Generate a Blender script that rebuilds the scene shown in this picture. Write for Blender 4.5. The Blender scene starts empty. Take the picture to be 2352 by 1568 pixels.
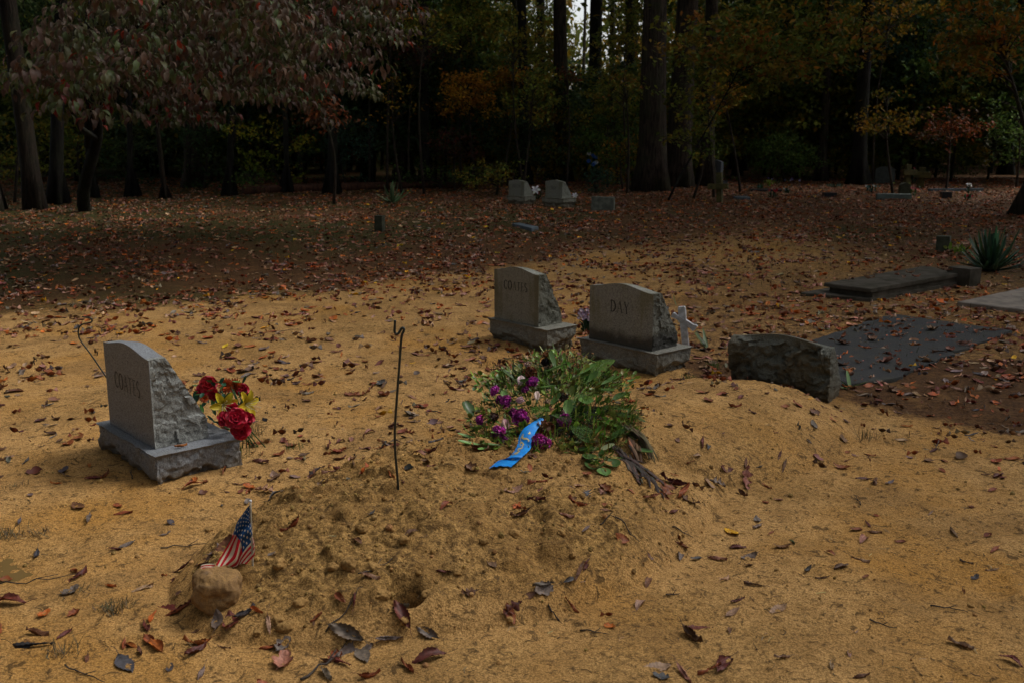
import bpy, math, random
import numpy as np
from math import radians, sin, cos, pi
rng = np.random.default_rng(7)
random.seed(7)
SC = bpy.context.scene
COL = SC.collection
# ------------------------------------------------------------------ camera model
F, CX, CY, CAMH = 2286.0, 1176.0, 784.0, 1.6      # photograph measured at 2352 x 1568
PITCH = math.atan(478 / F)
def ray(u, v):
    a = (u - CX) / F; b = -(v - CY) / F
    return np.array([a, cos(PITCH) + b * sin(PITCH), -sin(PITCH) + b * cos(PITCH)])
def P(u, v, z=0.0):
    d = ray(u, v); t = (z - CAMH) / d[2]
    return np.array([0, 0, CAMH]) + d * t
def at_dist(u, v, y):
    d = ray(u, v); return np.array([0, 0, CAMH]) + d * (y / d[1])
# ------------------------------------------------------------------ numpy noise
def _hash(ix, iy, iz, seed):
    h = (ix.astype(np.int64) * 374761393 + iy.astype(np.int64) * 668265263 + iz.astype(np.int64) * 2147483647 + seed * 1274126177) & 0xFFFFFFFF
    h = ((h ^ (h >> 13)) * 1274126177) & 0xFFFFFFFF
    h = ((h ^ (h >> 16)) * 2246822519) & 0xFFFFFFFF
    return ((h ^ (h >> 15)) & 0xFFFFFF) / float(0xFFFFFF)
def vn3(p, seed=0):
    p = np.asarray(p, float); i = np.floor(p); f = p - i; f = f * f * (3 - 2 * f)
    ix, iy, iz = i[:, 0], i[:, 1], i[:, 2]; r = 0
    for dx in (0, 1):
        for dy in (0, 1):
            for dz in (0, 1):
                w = (f[:, 0] if dx else 1 - f[:, 0]) * (f[:, 1] if dy else 1 - f[:, 1]) * (f[:, 2] if dz else 1 - f[:, 2])
                r = r + w * _hash(ix + dx, iy + dy, iz + dz, seed)
    return r
def vn2(x, y, seed=0):
    ix, iy = np.floor(x), np.floor(y); fx, fy = x - ix, y - iy
    fx = fx * fx * (3 - 2 * fx); fy = fy * fy * (3 - 2 * fy); z = np.zeros_like(ix)
    return ((_hash(ix, iy, z, seed) * (1 - fx) + _hash(ix + 1, iy, z, seed) * fx) * (1 - fy)
            + (_hash(ix, iy + 1, z, seed) * (1 - fx) + _hash(ix + 1, iy + 1, z, seed) * fx) * fy)
def fbm2(x, y, o=4, seed=0):
    r = 0; a = .5
    for k in range(o):
        r = r + a * (vn2(x * 2 ** k + 17.3 * k, y * 2 ** k - 9.1 * k, seed + k) - .5); a *= .5
    return r
def fbm3(p, o=4, seed=0):
    r = 0; a = .5
    for k in range(o):
        r = r + a * (vn3(np.asarray(p) * 2 ** k + 11.7 * k, seed + k) - .5); a *= .5
    return r
def worley2(x, y, seed=0):
    ix, iy = np.floor(x), np.floor(y); best = np.full_like(x, 9.0); z = np.zeros_like(ix); hh = np.zeros_like(x)
    for dx in (-1, 0, 1):
        for dy in (-1, 0, 1):
            jx, jy = ix + dx, iy + dy
            px = jx + _hash(jx, jy, z, seed); py = jy + _hash(jx, jy, z + 1, seed)
            d = np.hypot(px - x, py - y); m = d < best
            best = np.where(m, d, best); hh = np.where(m, _hash(jx, jy, z + 2, seed), hh)
    return best, hh
def sstep(a, b, x):
    t = np.clip((x - a) / (b - a), 0, 1); return t * t * (3 - 2 * t)
# ------------------------------------------------------------------ ground height and masks
SAND = np.array([(-9, 6.6), (-6, 7.7), (-4.6, 9.0), (-3.2, 10.4), (-.6, 11.9), (.9, 13.8), (2.2, 14.6), (2.5, 12.6), (2.2, 10.4), (1.9, 8.2), (1.35, 7.1),
                 (1.30, 6.45), (1.5, 6.15), (2.1, 5.75), (2.7, 5.3), (3.4, 4.8), (7, 3.6), (9, -6), (-9, -6)], float)
def sand_sd(x, y):
    x = np.asarray(x, float); y = np.asarray(y, float)
    d = np.full(x.shape, 1e9); ins = np.zeros(x.shape, bool); n = len(SAND)
    for i in range(n):
        a = SAND[i]; b = SAND[(i + 1) % n]; e = b - a
        t = np.clip(((x - a[0]) * e[0] + (y - a[1]) * e[1]) / (e @ e), 0, 1)
        d = np.minimum(d, np.hypot(x - a[0] - t * e[0], y - a[1] - t * e[1]))
        c = ((a[1] > y) != (b[1] > y)) & (x < (b[0] - a[0]) * (y - a[1]) / (b[1] - a[1] + 1e-12) + a[0])
        ins ^= c
    return np.where(ins, -d, d)
EX, EY = cos(radians(44)), sin(radians(44))
def lump(x, y, cx, cy, le, ln, p=1.0):
    dx, dy = x - cx, y - cy
    e = (dx * EX + dy * EY) / le; n = (-dx * EY + dy * EX) / ln
    r2 = e * e + n * n + .25 * fbm2(x * 2.1, y * 2.1, 3, 5)
    return np.clip(1 - r2, 0, 1) ** p
_fr = np.random.default_rng(12)
FOOT = [(_fr.uniform(-3, 3.4), _fr.uniform(2.8, 9.5), _fr.uniform(.2, 1.6), _fr.uniform(.006, .016)) for _ in range(70)]
def mound_a(x, y):
    return lump(x, y, -.15, 3.94, 1.30, .82, 1.0)
def height(x, y):
    x = np.asarray(x, float); y = np.asarray(y, float)
    A = mound_a(x, y); B = lump(x, y, 1.02, 5.22, 1.08, .74, .95)
    h = .27 * (A ** .72) * (1 - .12 * A) + .24 * (B ** .8) * (1 - .1 * B)
    h = h + .03 * lump(x, y, .45, 4.62, 1.9, .62, .9) * (1 - A) * (1 - B)
    fl = 1 - np.exp(-(np.hypot(x - 3.15, y - 7.4) / 1.55) ** 6) - np.exp(-(np.hypot(x - 4.1, y - 10.4) / 1.25) ** 6) - np.exp(-(np.hypot(x - 5.2, y - 9.4) / 1.1) ** 6); fl = np.clip(fl, 0, 1)
    h = h + fl * (.05 * fbm2(x * .5, y * .5, 3, 21) * sstep(2, 6, y) + .03 * fbm2(x * 1.7, y * 1.7, 3, 22))
    near = 1 - sstep(9, 14, y)
    h = h + near * fl * (.016 * fbm2(x * 7, y * 7, 3, 23) + .045 * fbm2(x * 2.6, y * 2.6, 3, 24))
    ca = sstep(.02, .3, A)
    w, hh = worley2(x * 9 + fbm2(x * 11, y * 11, 2, 3), y * 9, 31); w2, h2 = worley2(x * 23, y * 23 + fbm2(x * 20, y * 20, 2, 4), 37)
    rough = sstep(-.25, .2, fbm2(x * 1.3, y * 1.3, 2, 41) + .25 - .25 * (y - 3.2))
    rg = 1 - 2 * np.abs(vn2(x * 14 + 3 * w, y * 14, 44) - .5); f4 = fbm2(x * 30, y * 30, 3, 45)
    h = h + ca * (rough * (.030 * sstep(.75, .2, w) * sstep(.45, .8, hh) + .010 * (1 - w2) * h2 + .010 * rg + .030 * f4) + .034 * fbm2(x * 12, y * 12, 4, 43) + .05 * fbm2(x * 4.5, y * 4.5, 3, 46))
    w3, h3 = worley2(x * 31, y * 31, 47)
    h = h + near * .006 * (1 - w3) * sstep(.72, .85, h3) + near * .003 * fbm2(x * 40, y * 40, 2, 48)
    # animal hole low on the mound and its rim; ground worn beside the tyre-like dip behind the front stone
    d = np.hypot((x + .35) / 1.25, y - 3.06)
    for fx, fy, fa, fd in FOOT:
        m = (np.abs(x - fx) < .3) & (np.abs(y - fy) < .3)
        if m.any():
            xx, yy = x[m] - fx, y[m] - fy; a_ = xx * cos(fa) + yy * sin(fa); b_ = -xx * sin(fa) + yy * cos(fa); r_ = np.sqrt((a_ / .13) ** 2 + (b_ / .055) ** 2); h[m] += fd * (-np.exp(-r_ ** 4) + .45 * np.exp(-((r_ - 1.25) / .3) ** 2))
    h = h - .15 * (1 - sstep(.025, .062, d)) + .018 * np.exp(-((d - .085) / .03) ** 2)
    d = np.hypot((x + 1.72) / 1.9, (y - 6.6)); h = h - .05 * np.exp(-(d / .35) ** 2)
    d = np.hypot((x + 1.98) / 1.6, (y - 3.52)); h = h - .028 * np.exp(-(d / .17) ** 2)
    # sand drifted and eroded round the front stone's foot
    return h
def h1(x, y): return float(height(np.array([float(x)]), np.array([float(y)]))[0])
def normal_at(x, y):
    e = .03; return np.array([-(h1(x + e, y) - h1(x - e, y)) / (2 * e), -(h1(x, y + e) - h1(x, y - e)) / (2 * e), 1.0])
def hit(u, v, lift=0.0, extra=None):
    z = .1; p = P(u, v, z)
    for _ in range(14):
        p = P(u, v, z); t = h1(p[0], p[1]) + lift + (extra(p[0], p[1]) if extra else 0)
        z = .5 * z + .5 * t
    p = P(u, v, z); return p
# ------------------------------------------------------------------ mesh helpers
class MB:
    def __init__(s): s.V = []; s.F = []; s.C = []; s.n = 0
    def add(s, V, F, c=(1, 1, 1)):
        V = np.asarray(V, float); s.V.append(V)
        for f in (F if isinstance(F, list) and len(F) and isinstance(F[0], np.ndarray) else [np.asarray(F)]):
            if len(f): s.F.append(f + s.n)
        c = np.asarray(c, float); s.C.append(np.tile(c, (len(V), 1)) if c.ndim == 1 else c); s.n += len(V); return s
    def mesh(s, name, mat, smooth=True):
        V = np.concatenate(s.V); C = np.concatenate(s.C)
        me = bpy.data.meshes.new(name); me.vertices.add(len(V)); me.vertices.foreach_set('co', V.ravel())
        tot = [np.full(len(f), f.shape[1]) for f in s.F]; tot = np.concatenate(tot); lv = np.concatenate([f.ravel() for f in s.F])
        me.loops.add(len(lv)); me.loops.foreach_set('vertex_index', lv.astype(np.int32))
        me.polygons.add(len(tot)); st = np.concatenate([[0], np.cumsum(tot)[:-1]])
        me.polygons.foreach_set('loop_start', st.astype(np.int32)); me.polygons.foreach_set('loop_total', tot.astype(np.int32))
        me.polygons.foreach_set('use_smooth', np.full(len(tot), smooth)); me.update(calc_edges=True)
        a = me.color_attributes.new('col', 'FLOAT_COLOR', 'POINT')
        a.data.foreach_set('color', np.column_stack([C[:, :3], np.ones(len(C))]).ravel())
        if mat: me.materials.append(mat)
        me.validate(); return me
    def obj(s, name, mat, parent=None, smooth=True, loc=None):
        return link(name, s.mesh(name, mat, smooth), parent, loc)
def link(name, data, parent=None, loc=None):
    o = bpy.data.objects.new(name, data); COL.objects.link(o)
    if parent: o.parent = parent
    if loc is not None: o.location = tuple(float(c) for c in loc)
    return o
def tag(o, label=None, cat=None, group=None, kind=None):
    if label: o['label'] = label
    if cat: o['category'] = cat
    if group: o['group'] = group
    if kind: o['kind'] = kind
    return o
def thing(name, label, cat, loc=(0, 0, 0), rz=0.0, group=None):
    o = link(name, None, None, loc); o.empty_display_size = .1; o.rotation_euler = (0, 0, rz)
    return tag(o, label, cat, group)
def grid(nu, nv, wrap=False):
    i = np.arange(nu)[:, None]; j = np.arange(nv)[None, :]; w = nv + 1 if not wrap else nv
    a = i * w + j; b = i * w + (j + 1) % w
    c = (i + 1) * w + (j + 1) % w; d = (i + 1) * w + j
    return np.stack([a, d, c, b], -1).reshape(-1, 4)
def tube(pts, rad, n=8, cap=True):
    pts = np.asarray(pts, float); rad = np.broadcast_to(np.asarray(rad, float), (len(pts),))
    T = np.gradient(pts, axis=0); T /= np.linalg.norm(T, axis=1)[:, None] + 1e-12
    up = np.array([0, 0, 1.]) if abs(T[0][2]) < .9 else np.array([1., 0, 0]); V = []
    A = np.cross(T[0], up); A /= np.linalg.norm(A)
    for k in range(len(pts)):
        A = A - T[k] * (A @ T[k]); A /= np.linalg.norm(A) + 1e-12; B = np.cross(T[k], A)
        a = np.arange(n) * 2 * pi / n
        V.append(pts[k] + rad[k] * (np.cos(a)[:, None] * A + np.sin(a)[:, None] * B))
    V = np.concatenate(V); Fq = grid(len(pts) - 1, n, True)
    if cap:
        m = len(pts) * n; V = np.vstack([V, pts[0], pts[-1]])
        j = np.arange(n); j2 = (j + 1) % n
        return V, [Fq, np.stack([np.full(n, m), j, j2], 1), np.stack([np.full(n, m + 1), (len(pts) - 1) * n + j2, (len(pts) - 1) * n + j], 1)]
    return V, [Fq]
def rotm(ax, ay, az):
    cx_, sx_, cy_, sy_, cz_, sz_ = np.cos(ax), np.sin(ax), np.cos(ay), np.sin(ay), np.cos(az), np.sin(az)
    R = np.empty((len(np.atleast_1d(ax)), 3, 3))
    R[:, 0, 0] = cz_ * cy_; R[:, 0, 1] = cz_ * sy_ * sx_ - sz_ * cx_; R[:, 0, 2] = cz_ * sy_ * cx_ + sz_ * sx_
    R[:, 1, 0] = sz_ * cy_; R[:, 1, 1] = sz_ * sy_ * sx_ + cz_ * cx_; R[:, 1, 2] = sz_ * sy_ * cx_ - cz_ * sx_
    R[:, 2, 0] = -sy_; R[:, 2, 1] = cy_ * sx_; R[:, 2, 2] = cy_ * cx_
    return R
def frame(d, n):
    """rotation whose x axis is d and z axis near n"""
    d = d / (np.linalg.norm(d, axis=-1, keepdims=True) + 1e-9); y = np.cross(n, d); y /= np.linalg.norm(y, axis=-1, keepdims=True) + 1e-9
    z = np.cross(d, y); return np.stack([d, y, z], -1)
def scatter(mb, TV, TF, pos, R, sc, cols, tc=None):
    n = len(pos); k = len(TV); V = np.einsum('nij,kj->nki', R, TV) * np.asarray(sc).reshape(n, 1, -1) + pos[:, None, :]
    C = np.repeat(np.asarray(cols, float), k, 0)
    if tc is not None: C = C * np.tile(tc, (n, 1))
    mb.add(V.reshape(-1, 3), [(f[None] + (np.arange(n) * k)[:, None, None]).reshape(-1, f.shape[1]) for f in TF], C)
def leafmesh(kind, seed, nl=16, nw=6, cup=.6, bend=.4, stalk=.3, thick=0):
    r = np.random.default_rng(seed); t = np.linspace(0, 1, nl + 1); s = np.linspace(-1, 1, nw + 1)
    if kind == 'oak':
        w = .30 * np.sin(pi * t ** .75) ** .5 * (.55 + .45 * np.cos(2 * pi * (3.4 * t + .1))); w[0] = w[-1] = .01
    elif kind == 'maple':
        w = .46 * np.sin(pi * t ** .6) ** .6 * (.55 + .45 * np.abs(np.cos(2.4 * pi * t))); w[0] = w[-1] = .01
    elif kind == 'narrow':
        w = .13 * np.sin(pi * t ** .8) ** .8
    elif kind == 'round':
        w = .40 * np.sin(pi * t ** .85) ** .7
    else:
        w = .25 * np.sin(pi * t ** .8) ** .85
    if kind in ('beech', 'narrow') and nl > 8: w = w * (1 + .09 * (np.arange(nl + 1) % 2 * 2 - 1))
    T, S = np.meshgrid(t, s, indexing='ij'); W = w[:, None] * S
    if nl > 8: W = W * (1 + .12 * r.standard_normal())
    x = T - .5 + (.10 * np.abs(S) if kind != 'narrow' else 0)
    rr = .25 if cup else 1
    ang = cup * S * (1 + .5 * r.standard_normal() * (T - .5)); y = np.sign(W) * np.abs(W) * np.cos(ang * .8); z = np.abs(W) * np.sin(np.abs(ang)) + .06 * cup * np.cos(S * 2)
    z = z + bend * .42 * (T - .5) ** 2 * 2 + .05 * (r.standard_normal()) * np.sin(5 * T + 3 * S)
    if nl > 8: z = z + .02 * r.standard_normal(z.shape) * np.abs(S) + .012 * np.cos(T * pi * 14 - np.abs(S) * 4) * (np.abs(S) > .1)
    V = np.stack([x, y, z], -1).reshape(-1, 3)
    c = .92 + .1 * np.cos(T * pi * 16 - np.abs(S) * 5) - .25 * (np.abs(S) < .05) - .15 * (np.abs(S) > .9) * r.random(S.shape) + .10 * r.standard_normal(S.shape) * (nl > 8)
    c = np.repeat(c.reshape(-1, 1), 3, 1); Fs = [grid(nl, nw)]
    if stalk:
        q = np.linspace(0, 1, 5)[:, None]; p0 = V[nw // 2]; pts = p0 + q * np.array([-stalk, r.normal() * .08, .08]) + np.array([0, .04, .03]) * np.sin(q * 3)
        TV, TF = tube(pts, .008, 4, False); TF = [f + len(V) for f in TF]; Fs += TF; V = np.vstack([V, TV]); c = np.vstack([c, np.full((len(TV), 3), .55)])
    return V, Fs, c
# ------------------------------------------------------------------ materials
def M(name):
    m = bpy.data.materials.new(name); m.use_nodes = True; nt = m.node_tree; nt.nodes.clear()
    out = nt.nodes.new('ShaderNodeOutputMaterial'); return m, nt, out
def nd(nt, t, **k):
    n = nt.nodes.new('ShaderNode' + t)
    for a, b in k.items():
        if a[0] == '_': setattr(n, a[1:], b)
        else:
            key = a.replace('__', ' ')
            s = n.inputs[int(key[1:])] if key[0] == 'i' and key[1:].isdigit() else n.inputs[key]
            if isinstance(b, bpy.types.NodeSocket): nt.links.new(b, s)
            else: s.default_value = b
    return n
def c4(c): return (c[0], c[1], c[2], 1)
def noise(nt, vec, scale, detail=4, rough=.55, dist=0):
    return nd(nt, 'TexNoise', Vector=vec, Scale=scale, Detail=detail, Roughness=rough, Distortion=dist).outputs['Fac']
def ramp(nt, fac, lo, hi):
    n = nd(nt, 'MapRange', Value=fac); n.inputs[1].default_value = lo; n.inputs[2].default_value = hi
    n.interpolation_type = 'SMOOTHSTEP'; return n.outputs[0]
def mix(nt, fac, a, b, mode='MIX'):
    n = nt.nodes.new('ShaderNodeMix'); n.data_type = 'RGBA'; n.blend_type = mode
    for s, v in ((n.inputs[0], fac), (n.inputs[6], a), (n.inputs[7], b)):
        if isinstance(v, bpy.types.NodeSocket): nt.links.new(v, s)
        else: s.default_value = v if isinstance(v, (int, float)) else c4(v)
    return n.outputs[2]
def mth(nt, op, a, b=0.0):
    n = nt.nodes.new('ShaderNodeMath'); n.operation = op
    for s, v in ((n.inputs[0], a), (n.inputs[1], b)):
        if isinstance(v, bpy.types.NodeSocket): nt.links.new(v, s)
        else: s.default_value = v
    return n.outputs[0]
def bsdf(nt, out, col, rough=.7, bump=None, bs=.3, bd=.01, spec=.4, trans=0):
    b = nd(nt, 'BsdfPrincipled', Roughness=rough); b.inputs['Specular IOR Level'].default_value = spec
    if isinstance(col, bpy.types.NodeSocket): nt.links.new(col, b.inputs['Base Color'])
    else: b.inputs['Base Color'].default_value = c4(col)
    if bump is not None:
        bp = nd(nt, 'Bump', Strength=bs, Distance=bd, Height=bump); nt.links.new(bp.outputs[0], b.inputs['Normal'])
    sh = b.outputs[0]
    if trans:
        t = nd(nt, 'BsdfTranslucent'); 
        if isinstance(col, bpy.types.NodeSocket): nt.links.new(col, t.inputs[0])
        else: t.inputs[0].default_value = c4(col)
        mx = nd(nt, 'MixShader', Fac=trans); nt.links.new(sh, mx.inputs[1]); nt.links.new(t.outputs[0], mx.inputs[2]); sh = mx.outputs[0]
    nt.links.new(sh, out.inputs[0])
def simple(name, col, rough=.6, ns=0, amt=.25, bs=.3, bd=.003, spec=.4, trans=0, col2=None, obj=True):
    m, nt, out = M(name)
    if not ns: bsdf(nt, out, col, rough, spec=spec, trans=trans); return m
    v = nd(nt, 'TexCoord').outputs['Object']; n1 = noise(nt, v, ns, 5)
    c2 = col2 or tuple(c * (1 - amt) for c in col)
    c = mix(nt, ramp(nt, n1, .35, .65), col, c2); bsdf(nt, out, c, rough, n1, bs, bd, spec, trans); return m
def vcol(name, rough=.55, trans=0., spec=.4, ns=60, bs=.2, objcol=True):
    m, nt, out = M(name); a = nd(nt, 'Attribute', _attribute_name='col').outputs['Color']
    if objcol: a = mix(nt, 1.0, a, nd(nt, 'ObjectInfo').outputs['Color'], 'MULTIPLY')
    bump = None
    if ns:
        v = nd(nt, 'TexCoord').outputs['Object']; bump = noise(nt, v, ns, 3); a = mix(nt, ramp(nt, bump, .35, .7), a, (.62, .58, .55), 'MULTIPLY') if ns < 200 else a
    bsdf(nt, out, a, rough, bump, bs, .003, spec, trans); return m
MAT = {}
MAT['fallen'] = vcol('fallen_leaf_material', .55, 0, .25, 9, .3)
MAT['foliage'] = vcol('foliage_material', .6, .35, .12, 0)
MAT['dogwood'] = vcol('dogwood_leaf_material', .5, .25, .25, 0)
MAT['grass'] = vcol('grass_material', .6, .2, .3, 0)
MAT['petal'] = vcol('petal_material', .55, .15, .3, 0)
MAT['wetleaf'] = vcol('wet_leaf_material', .36, .15, .32, 0)
MAT['brittle'] = vcol('dry_plant_material', .7, 0, .3, 0)
def m_ground():
    m, nt, out = M('ground_material'); pos = nd(nt, 'NewGeometry').outputs['Position']
    at = nd(nt, 'Attribute', _attribute_name='col').outputs['Color']; sp = nd(nt, 'SeparateColor'); nt.links.new(at, sp.inputs[0])
    veg, crumb, moss = sp.outputs[0], sp.outputs[1], sp.outputs[2]
    n_lo = noise(nt, pos, .9, 4); n_mid = noise(nt, pos, 5, 6, .6); n_hi = noise(nt, pos, 46, 5, .65, .4); n_grit = noise(nt, pos, 150, 4, .8); n_sp = noise(nt, pos, 19, 7, .72, 1.1)
    sand = mix(nt, ramp(nt, n_mid, .35, .65), (.475, .284, .108), (.370, .215, .078))
    sand = mix(nt, ramp(nt, n_lo, .45, .7), sand, (.40, .21, .055)); damp = noise(nt, pos, 1.9, 6, .62, .5); sand = mix(nt, mth(nt, 'MULTIPLY', ramp(nt, damp, .50, .64), .55), sand, (.235, .135, .050))
    grit = mix(nt, ramp(nt, n_grit, .35, .62), (.48, .45, .40), (1.36, 1.33, 1.3)); sand = mix(nt, 1.0, sand, grit, 'MULTIPLY')
    sand = mix(nt, mth(nt, 'MULTIPLY', ramp(nt, n_hi, .52, .66), .62), sand, (.120, .068, .025))
    sand = mix(nt, mth(nt, 'MULTIPLY', ramp(nt, n_sp, .55, .62), .72), sand, (.050, .029, .013))
    clod = mix(nt, ramp(nt, n_hi, .36, .64), (.40, .240, .082), (.145, .083, .028)); clod = mix(nt, ramp(nt, n_mid, .45, .7), clod, (.22, .125, .042)); clod = mix(nt, 1.0, clod, grit, 'MULTIPLY')
    clod = mix(nt, mth(nt, 'MULTIPLY', ramp(nt, n_sp, .54, .64), .7), clod, (.07, .04, .017))
    sand = mix(nt, crumb, sand, clod)
    soil = mix(nt, ramp(nt, n_hi, .35, .65), (.125, .062, .026), (.048, .024, .011)); soil = mix(nt, ramp(nt, n_mid, .5, .75), soil, (.20, .105, .038))
    grn = mix(nt, ramp(nt, n_hi, .3, .7), (.050, .055, .014), (.022, .026, .008)); soil = mix(nt, mth(nt, 'MULTIPLY', moss, ramp(nt, n_mid, .3, .6)), soil, grn)
    edge = ramp(nt, mth(nt, 'ADD', veg, mth(nt, 'MULTIPLY', mth(nt, 'SUBTRACT', n_sp, .5), .9)), .36, .62)
    c = mix(nt, edge, sand, soil)
    b1 = mth(nt, 'ADD', mth(nt, 'MULTIPLY', n_hi, .7), mth(nt, 'MULTIPLY', n_grit, .28)); b1 = mth(nt, 'ADD', b1, mth(nt, 'MULTIPLY', n_sp, .6))
    bsdf(nt, out, c, .82, b1, .9, .022, .08); return m
MAT['ground'] = m_ground()
def m_granite(name, base, stain, sz=0.16, green=.5, dark_foot=0., blue=0., rough=.62, sc=1.0, bs=.35, bd=.004):
    """speckled granite; stains are patches of their own, growing from the foot and in vertical streaks"""
    m, nt, out = M(name); v = nd(nt, 'TexCoord').outputs['Object']
    g1 = noise(nt, v, 150 * sc, 4, .8); g2 = noise(nt, v, 62 * sc, 5, .75); lo = noise(nt, v, 5, 5, .6)
    c = mix(nt, ramp(nt, g1, .36, .62), tuple(b * .55 for b in base), tuple(b * 1.45 for b in base)); c = mix(nt, ramp(nt, g2, .58, .66), c, tuple(b * .35 for b in base))
    mp = nd(nt, 'Mapping', Vector=v); mp.inputs['Scale'].default_value = (9, 9, 1.1); st = noise(nt, mp.outputs[0], 1, 5, .6)
    c = mix(nt, mth(nt, 'MULTIPLY', ramp(nt, mth(nt, 'ADD', mth(nt, 'MULTIPLY', st, .7), mth(nt, 'MULTIPLY', lo, .4)), .50, .68), green), c, stain)
    xyz = nd(nt, 'SeparateXYZ'); nt.links.new(v, xyz.inputs[0])
    z = mth(nt, 'ADD', xyz.outputs[2], mth(nt, 'MULTIPLY', mth(nt, 'SUBTRACT', lo, .5), .16))
    foot = ramp(nt, z, sz, sz - .08); c = mix(nt, mth(nt, 'MULTIPLY', foot, .62), c, (.12, .085, .042))
    if dark_foot:
        z2 = mth(nt, 'ADD', xyz.outputs[2], mth(nt, 'MULTIPLY', mth(nt, 'SUBTRACT', lo, .5), .22)); c = mix(nt, mth(nt, 'MULTIPLY', ramp(nt, z2, dark_foot, dark_foot - .07), .85), c, (.016, .014, .010))
    bsdf(nt, out, c, rough, mth(nt, 'ADD', mth(nt, 'MULTIPLY', g1, .5), g2), bs, bd, .4); return m
def m_bark(name, a, b, green=0.):
    m, nt, out = M(name); v = nd(nt, 'TexCoord').outputs['Object']; mp = nd(nt, 'Mapping', Vector=v); mp.inputs['Scale'].default_value = (11, 11, 1.6)
    n1 = noise(nt, mp.outputs[0], 1.6, 7, .7, .6); n2 = noise(nt, v, 2.2, 4)
    c = mix(nt, ramp(nt, n1, .38, .62), b, a)
    if green: c = mix(nt, mth(nt, 'MULTIPLY', ramp(nt, n2, .45, .62), green), c, (.045, .055, .022))
    bsdf(nt, out, c, .9, n1, .9, .05, .2); return m
MAT['bark'] = m_bark('bark_material', (.070, .050, .036), (.016, .012, .009), .35)
MAT['bark_dark'] = m_bark('dark_bark_material', (.020, .017, .014), (.006, .005, .004), .2)
MAT['bark_pale'] = m_bark('pale_bark_material', (.036, .024, .016), (.012, .009, .006), .15)
MAT['letter'] = simple('letter_paint_material', (.008, .008, .008), .6)
MAT['wire'] = simple('wire_material', (.012, .020, .017), .38, 30, .4, spec=.5)
MAT['white'] = simple('white_plastic_material', (.62, .62, .64), .35, 22, .3, col2=(.36, .36, .37))
# ================================================================== GROUND
def axis(lo, hi, d0, g, far):
    a = list(np.arange(lo, hi, d0)); s = d0
    x = a[-1]
    while x < far[1]: s *= g; x += s; a.append(x)
    s = d0; x = a[0]; b = []
    while x > far[0]: s *= g; x -= s; b.append(x)
    return np.array(b[::-1] + a)
gx = axis(-2.3, 2.3, .0085, 1.045, (-420, 420)); gy = axis(2.55, 6.0, .0085, 1.035, (-60, 480))
GX, GY = np.meshgrid(gx, gy, indexing='ij'); X, Y = GX.ravel(), GY.ravel()
Zg = height(X, Y)
sd = sand_sd(X, Y)
wob = 1.3 * fbm2(X * .9, Y * .9, 4, 51) + .5 * fbm2(X * 4, Y * 4, 2, 52)
veg = np.clip(sstep(-2.2, 1.3, sd + wob * 1.5), 0, 1); trk = np.exp(-(((X - 2.3) * .896 - (Y - 12.5) * .444) / 1.5) ** 2) * sstep(11, 13.5, Y) * (1 - sstep(21, 27, Y)); veg = np.where((X > .8) & (Y > 6.3), np.minimum(veg, .50 + .28 * sstep(11, 19, Y) + .2 * sstep(4, 8, X)), veg); veg = veg - .20 * trk
veg = np.where(Y > 7, veg, np.clip(sstep(-.55, .5, sd + .55 * wob), 0, 1))
crumb = sstep(.03, .3, mound_a(X, Y)) * sstep(-.3, .2, fbm2(X * 1.3, Y * 1.3, 2, 41) + .2 - .2 * (Y - 3.4))
# crumbly earth colour, heaviest at the mound's near left, and clumps of dark debris on the sand
crumb = crumb * (.46 + .54 * sstep(4.2, 3.5, Y + .35 * X)); crumb = np.maximum(crumb, .5 * sstep(.05, .25, fbm2(X * 1.6, Y * 1.6, 4, 61)) * (Y < 12))
moss = sstep(.0, .3, fbm2(X * .35 + 3, Y * .35, 3, 71) + .20 - .03 * (X + 4)) * sstep(8, 10, Y)
Z2 = Zg.reshape(len(gx), len(gy)); _gx, _gy = gx.tolist(), gy.tolist()
from bisect import bisect_right
def h1(x, y):
    i = min(max(bisect_right(_gx, x) - 1, 0), len(_gx) - 2); j = min(max(bisect_right(_gy, y) - 1, 0), len(_gy) - 2)
    a = (x - _gx[i]) / (_gx[i + 1] - _gx[i]); b = (y - _gy[j]) / (_gy[j + 1] - _gy[j])
    return float((Z2[i, j] * (1 - a) + Z2[i + 1, j] * a) * (1 - b) + (Z2[i, j + 1] * (1 - a) + Z2[i + 1, j + 1] * a) * b)
g = MB(); g.add(np.stack([X, Y, Zg], -1), grid(len(gx) - 1, len(gy) - 1)[:, ::-1], np.stack([veg, crumb, moss], -1))
ground = tag(g.obj('ground', MAT['ground']), kind='structure')
# shallow puddle in the hollow at the left
th = np.linspace(0, 2 * pi, 41)[:-1]; pr = 1.5 + .25 * np.sin(2 * th + 1) + .12 * np.sin(5 * th)
pv = np.stack([-1.98 + .27 * pr * np.cos(th), 3.52 + .15 * pr * np.sin(th), np.full(40, h1(-1.98, 3.52) + .005)], -1)
pud = MB(); pud.add(np.vstack([pv, [[-1.98, 3.52, h1(-1.98, 3.52) + .005]]]), np.stack([np.full(40, 40), np.arange(40), (np.arange(40) + 1) % 40], 1))
mw, nt, out = M('puddle_water_material'); bsdf(nt, out, (.15, .095, .034), .08, noise(nt, nd(nt, 'TexCoord').outputs['Object'], 22, 2), .05, .004, .5)
tag(pud.obj('puddle', mw), 'shallow muddy puddle with leaves at the left edge of the sand', 'puddle', kind='structure')

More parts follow.
